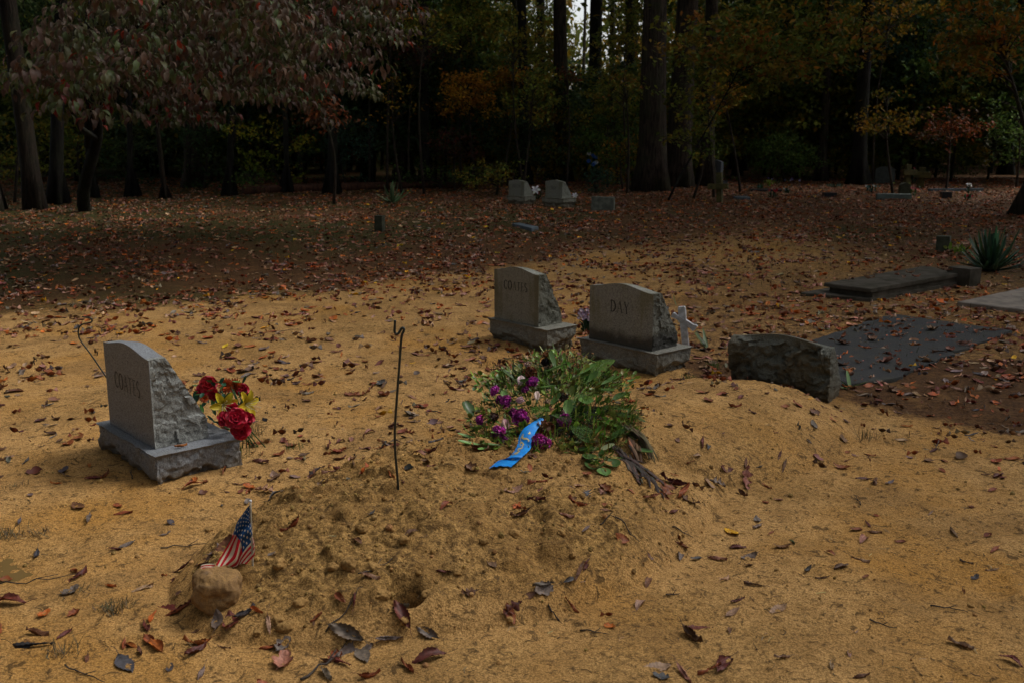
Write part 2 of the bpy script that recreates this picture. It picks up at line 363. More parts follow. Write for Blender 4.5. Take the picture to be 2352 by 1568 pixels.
# ================================================================== LETTERS (serif strokes, unit height)
def arcpts(cx, cy, rx, ry, a0, a1, n=18):
    a = np.radians(np.linspace(a0, a1, n)); return np.stack([cx + rx * np.cos(a), cy + ry * np.sin(a)], -1)
GL = {
 'C': (.72, [('c', arcpts(.40, .5, .34, .5, 48, 312, 30)), ('l', .655, .86, .655, .66, .03), ('l', .655, .14, .655, .30, .03)]),
 'O': (.84, [('c', arcpts(.42, .5, .36, .5, 0, 360, 40))]),
 'A': (.80, [('l', .10, 0, .40, 1, .045), ('l', .40, 1, .70, 0, .12), ('l', .22, .34, .60, .34, .04), ('l', .02, .012, .2, .012, .03), ('l', .58, .012, .80, .012, .03)]),
 'T': (.70, [('l', .35, 0, .35, 1, .12), ('l', .04, .975, .66, .975, .05), ('l', .05, .98, .05, .80, .03), ('l', .65, .98, .65, .80, .03), ('l', .24, .012, .46, .012, .03)]),
 'E': (.62, [('l', .14, 0, .14, 1, .12), ('l', .04, .975, .54, .975, .05), ('l', .04, .025, .56, .025, .05), ('l', .14, .52, .42, .52, .045), ('l', .54, .98, .54, .82, .03), ('l', .56, .02, .56, .20, .03), ('l', .42, .60, .42, .44, .03)]),
 'S': (.58, [('c', np.vstack([arcpts(.29, .745, .21, .255, 50, 250, 16), arcpts(.29, .25, .225, .25, 80, -130, 18)])), ('l', .46, .94, .46, .74, .03), ('l', .06, .08, .06, .28, .03)]),
 'D': (.80, [('l', .14, 0, .14, 1, .12), ('c', arcpts(.22, .5, .50, .475, -90, 90, 26)), ('l', .03, .975, .24, .975, .04), ('l', .03, .025, .24, .025, .04)]),
 'Y': (.78, [('l', .38, 0, .38, .48, .12), ('l', .08, 1, .38, .46, .115), ('l', .68, 1, .38, .46, .045), ('l', .26, .012, .50, .012, .03), ('l', .0, .985, .2, .985, .03), ('l', .58, .985, .76, .985, .03)]),
}
def glyph_polys(txt, h, squeeze=.80, gap=.15):
    """list of (closed quad strips) in a plane, centred on x"""
    polys = []; x = 0
    for ch in txt:
        w, st = GL[ch]
        for s in st:
            if s[0] == 'l':
                _, x0, y0, x1, y1, wd = s; d = np.array([x1 - x0, y1 - y0]); d /= np.linalg.norm(d); n = np.array([-d[1], d[0]]) * wd / 2
                wd = wd * 1.15 + .02; L = np.array([[x0, y0], [x1, y1]]); polys.append((L + n + [x / squeeze, 0], L - n + [x / squeeze, 0]))
            else:
                c = s[1]; t = np.gradient(c, axis=0); t /= np.linalg.norm(t, axis=1)[:, None]; n = np.stack([-t[:, 1], t[:, 0]], -1)
                wd = .07 + .115 * np.abs(t[:, 1]) ** 1.6; polys.append((c + n * wd[:, None] / 2 + [x / squeeze, 0], c - n * wd[:, None] / 2 + [x / squeeze, 0]))
        x += (w + gap) * squeeze
    W = x - gap * squeeze
    return [((a * [squeeze, 1] - [W / 2, .5]) * h, (b * [squeeze, 1] - [W / 2, .5]) * h) for a, b in polys]
def lettering(txt, h, cx, cz, y, parent, name='lettering'):
    mb = MB()
    for k, (a, b) in enumerate(glyph_polys(txt, h)):
        n = len(a); yo = -.0010 - .00012 * (k % 7)
        V = np.vstack([np.stack([a[:, 0] + cx, np.full(n, y + yo), a[:, 1] + cz], -1), np.stack([b[:, 0] + cx, np.full(n, y + yo), b[:, 1] + cz], -1)])
        i = np.arange(n - 1); mb.add(V, np.stack([i, i + 1, n + i + 1, n + i], 1))
    return mb.obj(name, MAT['letter'], parent, False)
# ================================================================== HEADSTONES
YAW = radians(-48)
def box_grid(W, D, z0, z1, st):
    """closed box of fine grids; x in +-W/2, y in 0..D"""
    mb = MB(); nx, ny, nz = max(2, int(W / st)), max(2, int(D / st)), max(2, int((z1 - z0) / st))
    xs, ys, zs = np.linspace(-W / 2, W / 2, nx + 1), np.linspace(0, D, ny + 1), np.linspace(z0, z1, nz + 1)
    def face(a, b, fn, flip):
        A, B = np.meshgrid(a, b, indexing='ij'); V = fn(A.ravel(), B.ravel()); Fq = grid(len(a) - 1, len(b) - 1)
        mb.add(V, Fq[:, ::-1] if flip else Fq)
    st_ = np.stack
    face(xs, zs, lambda a, b: st_([a, 0 * a, b], -1), True); face(xs, zs, lambda a, b: st_([a, 0 * a + D, b], -1), False)
    face(ys, zs, lambda a, b: st_([0 * a - W / 2, a, b], -1), False); face(ys, zs, lambda a, b: st_([0 * a + W / 2, a, b], -1), True)
    face(xs, ys, lambda a, b: st_([a, b, 0 * a + z1], -1), True)
    return mb
def body_grid(w, t, d, H, low, peak, st):
    mb = MB(); nx = int(w / st); nz = int(H / st)
    xs = np.linspace(-w / 2, w / 2, nx + 1)
    top = H + peak * (np.cos(np.pi * xs / (w / 2)) * .5 + .5) ** .9
    def loop(tp):
        a = [np.stack([0 * u, u * tp], -1) for u in [np.linspace(0, 1, nz)]][0]
        q = np.linspace(0, 1, 8)[1:, None]; b = np.array([0, tp]) * (1 - q) + np.array([t, tp]) * q
        m = max(4, int(np.hypot(d - t, tp - low) / st)); q = np.linspace(0, 1, m)[1:, None]; c = np.array([t, tp]) * (1 - q) + np.array([d, low]) * q
        q = np.linspace(0, 1, max(3, int(low / st)))[1:, None]; e = np.array([d, low]) * (1 - q) + np.array([d, 0]) * q
        return np.vstack([a, b, c, e])
    m0 = len(loop(H)); V = []
    for i, x in enumerate(xs):
        L = loop(H); tp = top[i]
        L = L.copy(); f = np.clip(1 - L[:, 0] / d, 0, 1); L[:, 1] += (tp - H) * np.where(L[:, 0] < 1e-9, L[:, 1] / H, f ** .7 * (L[:, 1] > low * .5))
        V.append(np.column_stack([np.full(len(L), x), L]))
    mb.add(np.concatenate(V), grid(nx, m0 - 1))
    for s in (-1, 1):
        zs = np.linspace(0, H, nz); ny = int(d / st); VV = []
        for z in zs:
            ym = d if z <= low else d + (t - d) * (z - low) / (H - low); VV.append(np.stack([np.full(ny + 1, s * w / 2), np.linspace(0, ym, ny + 1), np.full(ny + 1, z)], -1))
        mb.add(np.concatenate(VV), grid(nz - 1, ny) if s > 0 else grid(nz - 1, ny)[:, ::-1])
    return mb
def rough_sides(mb, W, D, seed, amp, z0, z1, front=False, base=True):
    for k, V in enumerate(mb.V):
        q = V * 1.0 + seed * 3.1; 
        chunk = np.abs(fbm3(q * [9, 9, 14], 4, seed)) * 2; fine = fbm3(q * 45, 4, seed + 5) + .5 * (np.abs(fbm3(q * [22, 22, 30], 3, seed + 6)) - .1)
        jag = z1 - .026 - .085 * vn3(q * [6, 6, 0] + 3, seed + 9) - .045 * vn3(q * [19, 19, 0], seed + 8) - .02 * vn3(q * [55, 55, 0], seed + 7)
        wb, hb_ = worley2((q[:, 0] + q[:, 1]) * 13 + 2 * fbm3(q * 14, 2, seed), q[:, 2] * 20 + 2 * fbm3(q * 14 + 5, 2, seed), seed + 4)
        if base: c = .008 * (hb_ + .6 * wb) + amp * (sstep(.004, -.030, V[:, 2] - jag) * (.30 + .9 * chunk + .5 * fine)) + amp * .30 * (.5 + fine) * sstep(0, -.012, V[:, 2] - z1)
        else:
            wq, hq = worley2(q[:, 1] * 15 + 2.2 * fbm3(q * 16, 2, seed), q[:, 2] * 17 + 2.2 * fbm3(q * 16 + 5, 2, seed), seed); wr_, hr = worley2(q[:, 1] * 42 + 1.5 * fbm3(q * 40, 2, seed), q[:, 2] * 42, seed + 2)
            c = sstep(-.03, .03, V[:, 2]) * amp * (.10 + .75 * hq + .5 * wq * (hq - .4) + .35 * hr + .25 * chunk + 1.0 * fine + .5 * np.abs(fbm3(q * [16, 16, 40], 3, seed + 7)))
        wx = sstep(W / 2 - .035, W / 2, np.abs(V[:, 0])); sx = np.sign(V[:, 0])
        if not base:
            edge = sstep(0, .012, V[:, 1]); c = c * edge
        V[:, 0] -= sx * wx * c
        if base:
            wy0 = sstep(.035, 0, V[:, 1]); wy1 = sstep(D - .035, D, V[:, 1]); V[:, 1] += (wy0 - wy1) * c
            V[:, 2] -= 0
    return mb
def headstone(name, label, corner, W, D, bh, bw, bd, H, low, peak, t, inset_y, txt, th, tz, mats, seed, st, z_g=None, bx=0.0, yaw=YAW, group=None, shape='serp'):
    """corner = near corner b of the base (world xy)"""
    X_ = np.array([cos(yaw), sin(yaw)]); Y_ = np.array([-sin(yaw), cos(yaw)])
    o = np.array(corner[:2]) - X_ * W / 2
    zg = 0 if z_g is None else z_g
    r = thing(name, label, 'headstone', (o[0], o[1], zg), yaw, group)
    b = rough_sides(box_grid(W, D, -.12, bh, st), W, D, seed, .075, -.12, bh)
    for V in b.V: V[:, 0] += 0
    bo = b.obj('base', mats[1], r, True)
    body = rough_sides(body_grid(bw, t, bd, H, low, peak, st), bw, bd, seed + 50, .014, 0, H, base=False)
    for V in body.V:
        V[:, 0] += bx; V[:, 1] += inset_y; V[:, 2] += bh + .002
    tb = body.obj('tablet', mats[0], r, True)
    if len(mats) > 2:
        tb.data.materials.append(mats[2]); me = tb.data; n = len(me.polygons); c = np.empty(n * 3); me.polygons.foreach_get('center', c); c = c.reshape(-1, 3)
        me.polygons.foreach_set('material_index', ((np.abs(c[:, 0] - bx) > bw / 2 - .04 * (c[:, 1] > inset_y + .002)) & (c[:, 1] > inset_y + .002)).astype(np.int32))
    if txt: lettering(txt, th, bx - .005, bh + tz, inset_y, r, 'lettering')
    return r
def sharp(o, ang=40):
    me = o.data; n = len(me.polygons)
    me.set_sharp_from_angle(angle=radians(ang))
G1a = m_granite('front_stone_granite', (.150, .160, .172), (.16, .16, .165), -1, .0, 0); G1b = m_granite('front_base_granite', (.160, .170, .182), (.15, .115, .06), .10, .18, bs=.8, bd=.008); G1r = m_granite('front_rough_granite', (.19, .195, .18), (.13, .13, .10), .02, .3, bs=.7, bd=.012)
G2a = m_granite('weathered_granite', (.175, .178, .150), (.092, .084, .040), .02, .75); G2b = m_granite('weathered_base_granite', (.195, .190, .155), (.10, .085, .05), .07, .35, bs=.8, bd=.012)
G3a = m_granite('stained_granite', (.190, .192, .170), (.115, .105, .04), .02, .6, .265); G3b = m_granite('stained_base_granite', (.185, .18, .15), (.05, .045, .03), .06, .45, bs=.8, bd=.012)
G2r = m_granite('weathered_rough_granite', (.15, .15, .115), (.07, .068, .03), .02, .5, bs=1.0, bd=.018); G3r = m_granite('stained_rough_granite', (.15, .15, .12), (.07, .068, .03), .02, .5, .27, bs=1.0, bd=.018)
hs = []
hs.append(headstone('slant_headstone', 'nearest grey granite slant headstone, COATES on its smooth face, red flowers behind', (-1.640, 4.352), .76, .45, .147, .565, .27, .425, .095, .035, .085, .055, 'COATES', .078, .262, (G1a, G1b, G1r), 3, .0065, 0, -.018))
hs.append(headstone('slant_headstone', 'mossy COATES headstone beyond the flower spray, left of the DAY one', (.262, 7.226), .69, .335, .170, .505, .255, .39, .065, .04, .09, .035, 'COATES', .066, .285, (G2a, G2b, G2r), 11, .009, 0, -.04))
hs.append(headstone('slant_headstone', 'DAY headstone with black foot stains, white cross right behind it', (.966, 6.462), .75, .40, .158, .585, .275, .385, .085, .042, .09, .05, 'DAY', .082, .265, (G3a, G3b, G3r), 19, .009, 0, -.005))
G4a = m_granite('far_stone_granite', (.20, .205, .165), (.12, .12, .05), .02, .6)
G4b = m_granite('far_base_granite', (.22, .215, .165), (.12, .10, .05), .10, .5)
hs.append(headstone('slant_headstone', 'left of two small matching headstones by the trees, COATES face', (.292, 22.60), .66, .36, .20, .53, .27, .33, .09, .03, .09, .04, 'COATES', .065, .22, (G4a, G4b), 27, .02, 0, 0))
hs.append(headstone('slant_headstone', 'right of two small matching headstones by the trees, DAY face', (1.13, 21.98), .72, .42, .19, .54, .29, .36, .09, .035, .09, .05, 'DAY', .075, .22, (G4a, G4b), 33, .02, 0, 0))
for r in hs:
    for ch in r.children:
        if ch.name.split('.')[0] in ('tablet', 'base'): sharp(ch, 34)
# rough faced dark marker at the right
def rough_marker():
    A_ = np.array([1.402, 6.232]); B_ = np.array([1.925, 5.850]); yaw = math.atan2(*(B_ - A_)[::-1]); W = float(np.linalg.norm(B_ - A_)) + .01
    r = thing('rough_marker_stone', 'low dark rough-faced gravestone in front of the black ledger', 'headstone', ((A_ + B_)[0] / 2, (A_ + B_)[1] / 2, 0), yaw)
    H = .335; t = .045; D = .20; st = .0075
    b = body_grid(W, t, D, H, .10, .045, st)
    for V in b.V:
        q = V * 1.0 + 7; cave = fbm3(q * [5.5, 5.5, 7], 4, 70); ch = fbm3(q * [13, 13, 18], 3, 73); fine = fbm3(q * 45, 3, 74)
        mw_, mh = worley2(q[:, 0] * 11 + 2.5 * fbm3(q * 12, 2, 9), q[:, 2] * 15 + 2.5 * fbm3(q * 12 + 4, 2, 9), 77)
        wf = sstep(.05, 0, V[:, 1]) * sstep(H + .02, H - .035, V[:, 2])
        V[:, 1] += wf * (-.030 - .055 * np.sin(np.clip(V[:, 2] / H, 0, 1) * 2.6) * .7 + .24 * np.clip(cave, -.06, .3) + .07 * np.abs(ch) + .03 * fine + .035 * mh + .022 * mw_ * mh)
        wx = sstep(W / 2 - .03, W / 2, np.abs(V[:, 0])); V[:, 0] -= np.sign(V[:, 0]) * wx * (.02 * np.abs(ch) * 2 + .01 * fine)
        V[:, 2] = np.where(V[:, 2] < .004, -.12, V[:, 2])
    mt = m_granite('dark_rough_granite', (.135, .140, .112), (.105, .082, .040), .12, .75, 0, bs=1.0, bd=.02)
    sharp(b.obj('stone', mt, r), 50)
rough_marker()

# ================================================================== SLABS, POSTS, SMALL MARKERS
def prism(poly, z0, z1, st=.05, seed=0, amp=.003):
    """polygon (ccw) extruded, chamfered edge, slightly uneven"""
    poly = np.asarray(poly, float); P2 = []
    for i in range(len(poly)):
        a, b = poly[i], poly[(i + 1) % len(poly)]; n = max(2, int(np.linalg.norm(b - a) / st)); P2 += [a + (b - a) * k / n for k in range(n)]
    P2 = np.array(P2); c = P2.mean(0); n = len(P2); r = np.random.default_rng(seed); P2 = P2 + r.normal(0, amp, P2.shape)
    rings = [(1, z0), (1, z1 - .008), (.994, z1)] + [(k, z1 + r.normal() * .0) for k in (.85, .65, .4, .2)]
    V = np.vstack([np.column_stack([c + (P2 - c) * k, np.full(n, z) + (fbm2(P2[:, 0] * 3 + k * 4, P2[:, 1] * 3, 2, seed) * .006 if k < 1 else 0)]) for k, z in rings] + [[[c[0], c[1], z1]]])
    Fs = [grid(len(rings) - 1, n, True)[:, ::-1], np.stack([np.full(n, len(rings) * n), (len(rings) - 1) * n + np.arange(n), (len(rings) - 1) * n + (np.arange(n) + 1) % n], 1)]
    return V, Fs
def w2(u, v, s, ox, oy, z): p = P((ox + u / s) * .9408, (oy + v / s) * .9408, z); return p[:2]
mb = MB(); lp = [w2(x, y, 3.618, 1850, 500, .02) for x, y in ((480, 1190), (720, 1590), (1200, 1530), (1750, 1300), (2250, 1110), (1180, 962))]
lp = np.array(lp); c0 = lp.mean(0)
mb.add(*prism(lp, -.1, .020, .08, 4, .012)); m1 = m_granite('black_ledger_stone', (.024, .025, .026), (.042, .040, .026), -1, .6, rough=.85, bs=.8, bd=.01)
o = mb.obj('ledger_slab', m1); sharp(o, 30); tag(o, 'large black flat grave slab strewn with leaves, right of the rough marker', 'grave slab')
conc = simple('old_concrete_material', (.085, .074, .058), .95, 7, .5, .6, .015, spec=.1, col2=(.045, .040, .028)); conc2 = simple('pale_concrete_material', (.24, .20, .16), .9, 9, .4, .3, .01)
vt = [w2(x, y, 3.618, 1850, 500, .13) for x, y in ((590, 690), (1000, 745), (1850, 592), (1470, 540))]
vl = [w2(x, y, 3.618, 1850, 500, .03) for x, y in ((380, 780), (1000, 832), (1960, 652), (1560, 560))]
r = thing('burial_vault', 'stepped concrete burial vault lying between ledger and yucca', 'burial vault', (*np.mean(vt, 0), 0)); c0 = np.mean(vt, 0)
sh = lambda pts, k=1.0, c=None: [(np.array(p) - c0) if k == 1 else (np.mean(pts, 0) + (np.array(p) - np.mean(pts, 0)) * k - c0) for p in pts]
mb = MB(); mb.add(*prism(sh(vl), -.1, .035, .1, 6, .006)); sharp(mb.obj('lower_step', conc, r), 30)
mb = MB(); mb.add(*prism(sh(vt, .93), .03, .092, .1, 7, .003)); sharp(mb.obj('vault_wall', conc, r), 30)
mb = MB(); mb.add(*prism(sh(vt, 1.0), .093, .130, .1, 8, .003)); sharp(mb.obj('lid', conc, r), 30)
def block_thing(name, label, cat, loc, rz, w, d, h, mat, seed=0, top='flat', st=.02):
    r = box_grid(w, d, -.1, h, min(st, h / 5)); 
    for V in r.V:
        V[:, 1] -= d / 2
        if top == 'arch': V[:, 2] += np.where(V[:, 2] > 0, V[:, 2] / h, 0) * .09 * h * (1 - (V[:, 0] / (w / 2)) ** 2) * 2
        if top == 'slope': V[:, 2] -= np.where(V[:, 2] > 0, V[:, 2] / h, 0) * .5 * h * (V[:, 1] / d + .5)
        V += .012 * fbm3(V * 14 + seed, 3, seed)[:, None] * [1, 1, .6]
    o = r.obj(name, mat, None, True, loc); o.rotation_euler[2] = rz; sharp(o, 38); tag(o, label, cat); return o
mossy = simple('mossy_stone_material', (.062, .064, .038), .9, 12, .6, .5, .01, col2=(.030, .034, .018))
block_thing('footstone', 'short concrete block at the far end of the burial vault', 'footstone', (4.86, 10.62, 0), radians(-58), .27, .2, .19, conc, 3)
block_thing('grave_post', 'small square stone post standing in dark grass at left', 'stone post', (-2.20, 16.6, 0), radians(-20), .14, .12, .26, mossy, 4)
p = P(2165, 578); block_thing('grave_post', 'mossy square stone post left of the right yucca', 'stone post', (p[0], p[1], 0), radians(-30), .17, .15, .215, mossy, 5)
mb = MB(); q = [w2(x, y, 3.618, 1850, 500, .035) for x, y in ((1765, 862), (2352, 930), (2700, 860), (2700, 700), (2352, 735))]
mb.add(*prism(q, -.1, .04, .1, 12, .005)); o = mb.obj('ledger_slab', conc2); sharp(o, 30); tag(o, 'pale concrete grave slab cut off by the right edge', 'grave slab')
# distant small stones
far_m = simple('far_marker_material', (.17, .18, .14), .85, 9, .5, .4, .01); slate = simple('slate_marker_material', (.10, .13, .15), .6, 6, .3); darkg = simple('dark_polished_granite', (.030, .032, .038), .3, 60, .3, .05, .001)
def fp(u, v): p = P(u, v); return (p[0], p[1], 0)
block_thing('block_marker', 'low square block marker right of the two far headstones', 'grave marker', fp(1385, 482), radians(-14), .48, .22, .27, far_m, 6)
mb = MB(); mb.add(*prism([P(*p_)[:2] for p_ in ((1176, 520), (1220, 531), (1237, 528), (1192, 518.0))], -.05, .05, .05, 1, .004)); o = mb.obj('flat_marker', slate); tag(o, 'small blue-grey flat marker in the leaves before the far headstones', 'grave marker')
# tall dark upright
x0, y0, _ = fp(1640, 424)
r = thing('upright_headstone', 'tall dark upright headstone with pale curved top beside the wooden cross', 'headstone', (x0, y0, 0), radians(-38))
b = box_grid(.78, .30, -.1, .13, .04); [V.__isub__([0, .15, 0]) for V in b.V]; sharp(b.obj('base', darkg, r), 35)
b = box_grid(.52, .17, .132, .70, .03)
for V in b.V: V[:, 1] -= .085; V[:, 2] += np.clip((V[:, 2] - .13) / .57, 0, 1) * .07 * (1 - (V[:, 0] / .26) ** 2)
sharp(b.obj('tablet', simple('upright_granite', (.15, .16, .18), .35, 80, .3, .05, .001), r), 35)
# wooden crosses
def wood_cross(label, loc, rz, h, w, bar, t, mat, lean=0):
    r = thing('wooden_cross', label, 'cross', loc, rz); r.rotation_euler[1] = lean
    b = box_grid(t, t * .8, -.2, h, t / 3); [V.__isub__([0, t * .4, 0]) for V in b.V]; b.obj('post', mat, r)
    b = box_grid(w, t * .7, bar, bar + t, t / 3); [V.__iadd__([0, -t * 1.12, 0]) for V in b.V]; b.obj('crossbar', mat, r); return r
wood = simple('greened_wood_material', (.105, .085, .022), .9, 10, .5, .4, .01, col2=(.05, .048, .016))
wood_cross('yellow-green wooden cross before the tall dark upright headstone', fp(1653, 466), radians(-30), .70, .48, .32, .125, wood, radians(-3))
wood_cross('mossy wooden cross furthest back among the right-hand graves', fp(2082, 436), radians(10), .72, .40, .42, .15, wood)
wood_cross('mossy wooden cross with a pink flower beside it, far right', fp(2113, 434), radians(-8), .62, .42, .32, .17, wood, radians(2))
block_thing('small_headstone', 'small grey headstone left of the far wooden crosses', 'headstone', fp(2030, 421), radians(-8), .62, .2, .46, simple('grey_far_stone', (.085, .095, .085), .8, 9, .4), 8, 'arch')
block_thing('small_headstone', 'tiny dark rounded headstone between the far wooden crosses', 'headstone', fp(2076, 452), radians(0), .26, .14, .30, mossy, 9, 'arch')
block_thing('flat_marker', 'wide pale low marker with pink flowers at its corner', 'grave marker', fp(2052, 458), radians(-10), .80, .25, .13, simple('pale_far_marker', (.15, .19, .17), .8, 9, .3), 10)
block_thing('flat_marker', 'pale grey flat marker left of the red far flowers', 'grave marker', fp(1703, 456), radians(-5), .36, .55, .04, slate, 11)
block_thing('flat_marker', 'dark flat marker under the yellow-green far plant', 'grave marker', fp(1758, 440), radians(-5), .85, .35, .06, darkg, 12)
block_thing('flat_marker', 'dark small marker right of the wooden crosses, in leaves', 'grave marker', fp(2172, 455), radians(-5), .24, .2, .15, darkg, 13)
block_thing('grave_kerb', 'long thin grey kerb behind the white far flower', 'grave kerb', fp(2195, 440), radians(8), 1.6, .14, .08, slate, 14)
block_thing('flat_marker', 'low dark block beside the leaning thin tree', 'grave marker', fp(1866, 415), radians(0), .55, .3, .16, mossy, 15)
block_thing('flat_marker', 'small black block alone in the leaves, far middle right', 'grave marker', fp(1905, 452), radians(0), .32, .2, .10, darkg, 16)

# ================================================================== WIRE HOOKS
def px_wire(name, label, cat, pts, y, rad):
    """pts: (u, v, dy) on a plane at depth y"""
    W_ = np.array([at_dist(u, v, y + d) for u, v, d in pts]); b = W_[0].copy()
    t = np.linspace(0, len(W_) - 1, (len(W_) - 1) * 6 + 1); S = np.stack([np.interp(t, np.arange(len(W_)), W_[:, k]) for k in range(3)], -1)
    for _ in range(4): S[1:-1] = (S[:-2] + 2 * S[1:-1] + S[2:]) / 4
    S = np.vstack([S[0] - [0, 0, .12], S]); mb = MB(); mb.add(*tube(S - b, rad, 8)); o = mb.obj(name, MAT['wire'], None, True, b); tag(o, label, cat); return o
f2 = lambda x, y: ((900 + x / 3.406) * .9408, (760 + y / 3.408) * .9408)
hk = [(248, 1500), (244, 1420), (232, 1300), (220, 1160), (216, 1000), (224, 860), (232, 760), (240, 640), (250, 520), (260, 380), (268, 260), (276, 195), (292, 165), (294, 145), (285, 136), (270, 145), (258, 172), (240, 192), (222, 186), (214, 165), (217, 130), (220, 75)]
hb = hit(913, 1121); px_wire('plant_hook', 'thin green wire hook standing upright on the near mound', 'wire hook', [(*f2(x, y), 0) for x, y in hk], hb[1], .0048)
f3 = lambda x, y: ((160 + x / 7.843) * .9408, (760 + y / 7.84) * .9408)
hk = [(1370, 2182), (1010, 1600), (925, 1475), (780, 1250), (650, 1060), (520, 870), (400, 705), (300, 580), (258, 500), (242, 420), (245, 350), (270, 290), (320, 250), (390, 232), (460, 222), (500, 205), (512, 175), (498, 142), (460, 125), (400, 118), (320, 108)]
px_wire('plant_hook', 'bent thin wire hook leaning out from behind the nearest headstone', 'wire hook', [(*f3(x, y), 0.0) for x, y in hk], 5.45, .0042)
# ================================================================== FIELD STONE AND FLAG
def blob(rx, ry, rz, seed, amp=.12, n=28, flat=.8, sq=2.0):
    a = np.linspace(0, pi, n + 1); b = np.linspace(0, 2 * pi, 2 * n + 1)[:-1]; A, B = np.meshgrid(a, b, indexing='ij')
    d = np.stack([np.sin(A) * np.cos(B), np.sin(A) * np.sin(B), np.cos(A)], -1).reshape(-1, 3)
    k = (np.abs(d) ** sq).sum(1) ** (-1 / sq); d2 = d * k[:, None]
    r = 1 + amp * 2 * fbm3(d * 1.6 + seed, 4, seed) + amp * .35 * fbm3(d * 9 + seed, 3, seed + 3)
    return d2 * r[:, None] * [rx, ry, rz], [grid(n, 2 * n, True)]
sp = hit(498, 1385); mb = MB(); V, Fs = blob(.078, .070, .072, 4, .24, 60, sq=3.3); V += (.010 * fbm3(V * 28, 3, 8) + .006 * fbm3(V * 90, 3, 3))[:, None]; mb.add(V, Fs)
ms, nt, out = M('ochre_stone_material'); v = nd(nt, 'TexCoord').outputs['Object']; n1 = noise(nt, v, 22, 6, .65); n2 = noise(nt, v, 9, 4); mp = nd(nt, 'Mapping', Vector=v); mp.inputs['Scale'].default_value = (6, 6, 40); n3 = noise(nt, mp.outputs[0], 1.2, 4, .6, .5); n4 = noise(nt, v, 260, 3)
c = mix(nt, ramp(nt, n1, .35, .65), (.30, .17, .06), (.185, .105, .045)); c = mix(nt, mth(nt, 'MULTIPLY', ramp(nt, n3, .56, .66), .6), c, (.10, .075, .06)); c = mix(nt, ramp(nt, n4, .4, .66), c, (.16, .095, .04)); bsdf(nt, out, c, .85, mth(nt, 'ADD', n1, mth(nt, 'MULTIPLY', n4, .4)), .6, .006, .2)
o = mb.obj('field_stone', ms, None, True, sp + [0, .02, .036]); tag(o, 'rounded ochre field stone at the foot of the little flag', 'stone')
# flag: cloth hanging from the stick, built in the plane facing the camera with folds
fy = 3.23
fl_base = np.array([at_dist(583, 1320, fy)[0], fy, 0]); fl_base[2] = h1(*fl_base[:2])
r = thing('stick_flag', 'small American flag on a stick drooping over the ochre stone', 'flag', fl_base)
f6 = lambda x, y: ((440 + x / 4.612) * .9408, (1180 + y / 4.612) * .9408)
def fw(x, y, dy=0): return at_dist(*f6(x, y), fy + dy) - fl_base
top = fw(790, 215); bot = fw(803, 640); bot2 = bot + (bot - top) * .55; bot2[2] = -.05
mb = MB(); q = np.linspace(0, 1, 20)[:, None]; mb.add(*tube(top + (bot2 - top) * q, .0034, 8)); mb.obj('stick', simple('flag_stick_material', (.42, .38, .30), .6, 60, .4), r)
mb = MB(); V, Fs = blob(.0055, .0055, .0055, 1, 0, 10); mb.add(V + fw(790, 195), Fs); mb.obj('finial', MAT['white'], r)
# cloth control grid: rows follow hoist (top to bottom), columns run from hoist to fly; fly droops down-left
# u = 0..1 along fly, w = 0 (top hoist) .. 1 (bottom hoist)
ctrl = {  # (u, w): pixel in the zoom, depth
 (0, 0): (788, 228, 0), (0, .25): (795, 330, 0), (0, .5): (798, 440, 0), (0, .75): (798, 540, 0), (0, 1): (800, 600, .0),
 (.33, 0): (700, 345, -.02), (.33, .25): (730, 420, .012), (.33, .5): (770, 505, -.015), (.33, .75): (812, 640, .005), (.33, 1): (835, 800, -.01),
 (.5, 0): (640, 440, -.03), (.5, .25): (668, 500, .0), (.5, .5): (705, 580, -.02), (.5, .75): (745, 720, .01), (.5, 1): (775, 870, 0),
 (.66, 0): (585, 600, -.035), (.66, .25): (620, 605, .005), (.66, .5): (665, 650, -.03), (.66, .75): (690, 800, .018), (.66, 1): (715, 930, .012),
 (.84, 0): (490, 760, -.045), (.84, .25): (545, 770, -.02), (.84, .5): (610, 830, -.045), (.84, .75): (645, 900, .006), (.84, 1): (668, 975, .02),
 (1, 0): (380, 945, -.075), (1, .25): (450, 935, -.07), (1, .5): (520, 918, -.055), (1, .75): (590, 935, -.01), (1, 1): (640, 1000, .01)}
us = [0, .33, .5, .66, .84, 1]; ws = [0, .25, .5, .75, 1]
C3 = np.array([[fw(ctrl[(a, b)][0], ctrl[(a, b)][1], ctrl[(a, b)][2]) for b in ws] for a in us])
def catmull(x, X0, Y0):
    """smooth interpolation along axis 0"""
    X0 = np.array(X0, float); m = np.gradient(Y0, X0, axis=0); i = np.clip(np.searchsorted(X0, x) - 1, 0, len(X0) - 2); h = (X0[i + 1] - X0[i]); t = (x - X0[i]) / h
    sh = (-1,) + (1,) * (Y0.ndim - 1); t = t.reshape(sh); h = h.reshape(sh)
    return (2 * t**3 - 3 * t**2 + 1) * Y0[i] + (t**3 - 2 * t**2 + t) * h * m[i] + (-2 * t**3 + 3 * t**2) * Y0[i + 1] + (t**3 - t**2) * h * m[i + 1]
nu, nw = 190, 104
uu = np.linspace(0, 1, nu + 1); ww = np.linspace(0, 1, nw + 1)
S1 = catmull(uu, us, C3); S2 = catmull(ww, ws, np.swapaxes(S1, 0, 1)); S = np.swapaxes(S2, 0, 1)
UU, WW = np.meshgrid(uu, ww, indexing='ij'); S = S.reshape(-1, 3).copy()
S[:, 1] += .006 * np.sin(UU.ravel() * 9 + WW.ravel() * 13) * UU.ravel() ** .5
Fq = grid(nu, nw); cu = (UU.reshape(nu + 1, nw + 1)[:-1, :-1] + .5 / nu).ravel(); cw = (WW.reshape(nu + 1, nw + 1)[:-1, :-1] + .5 / nw).ravel()
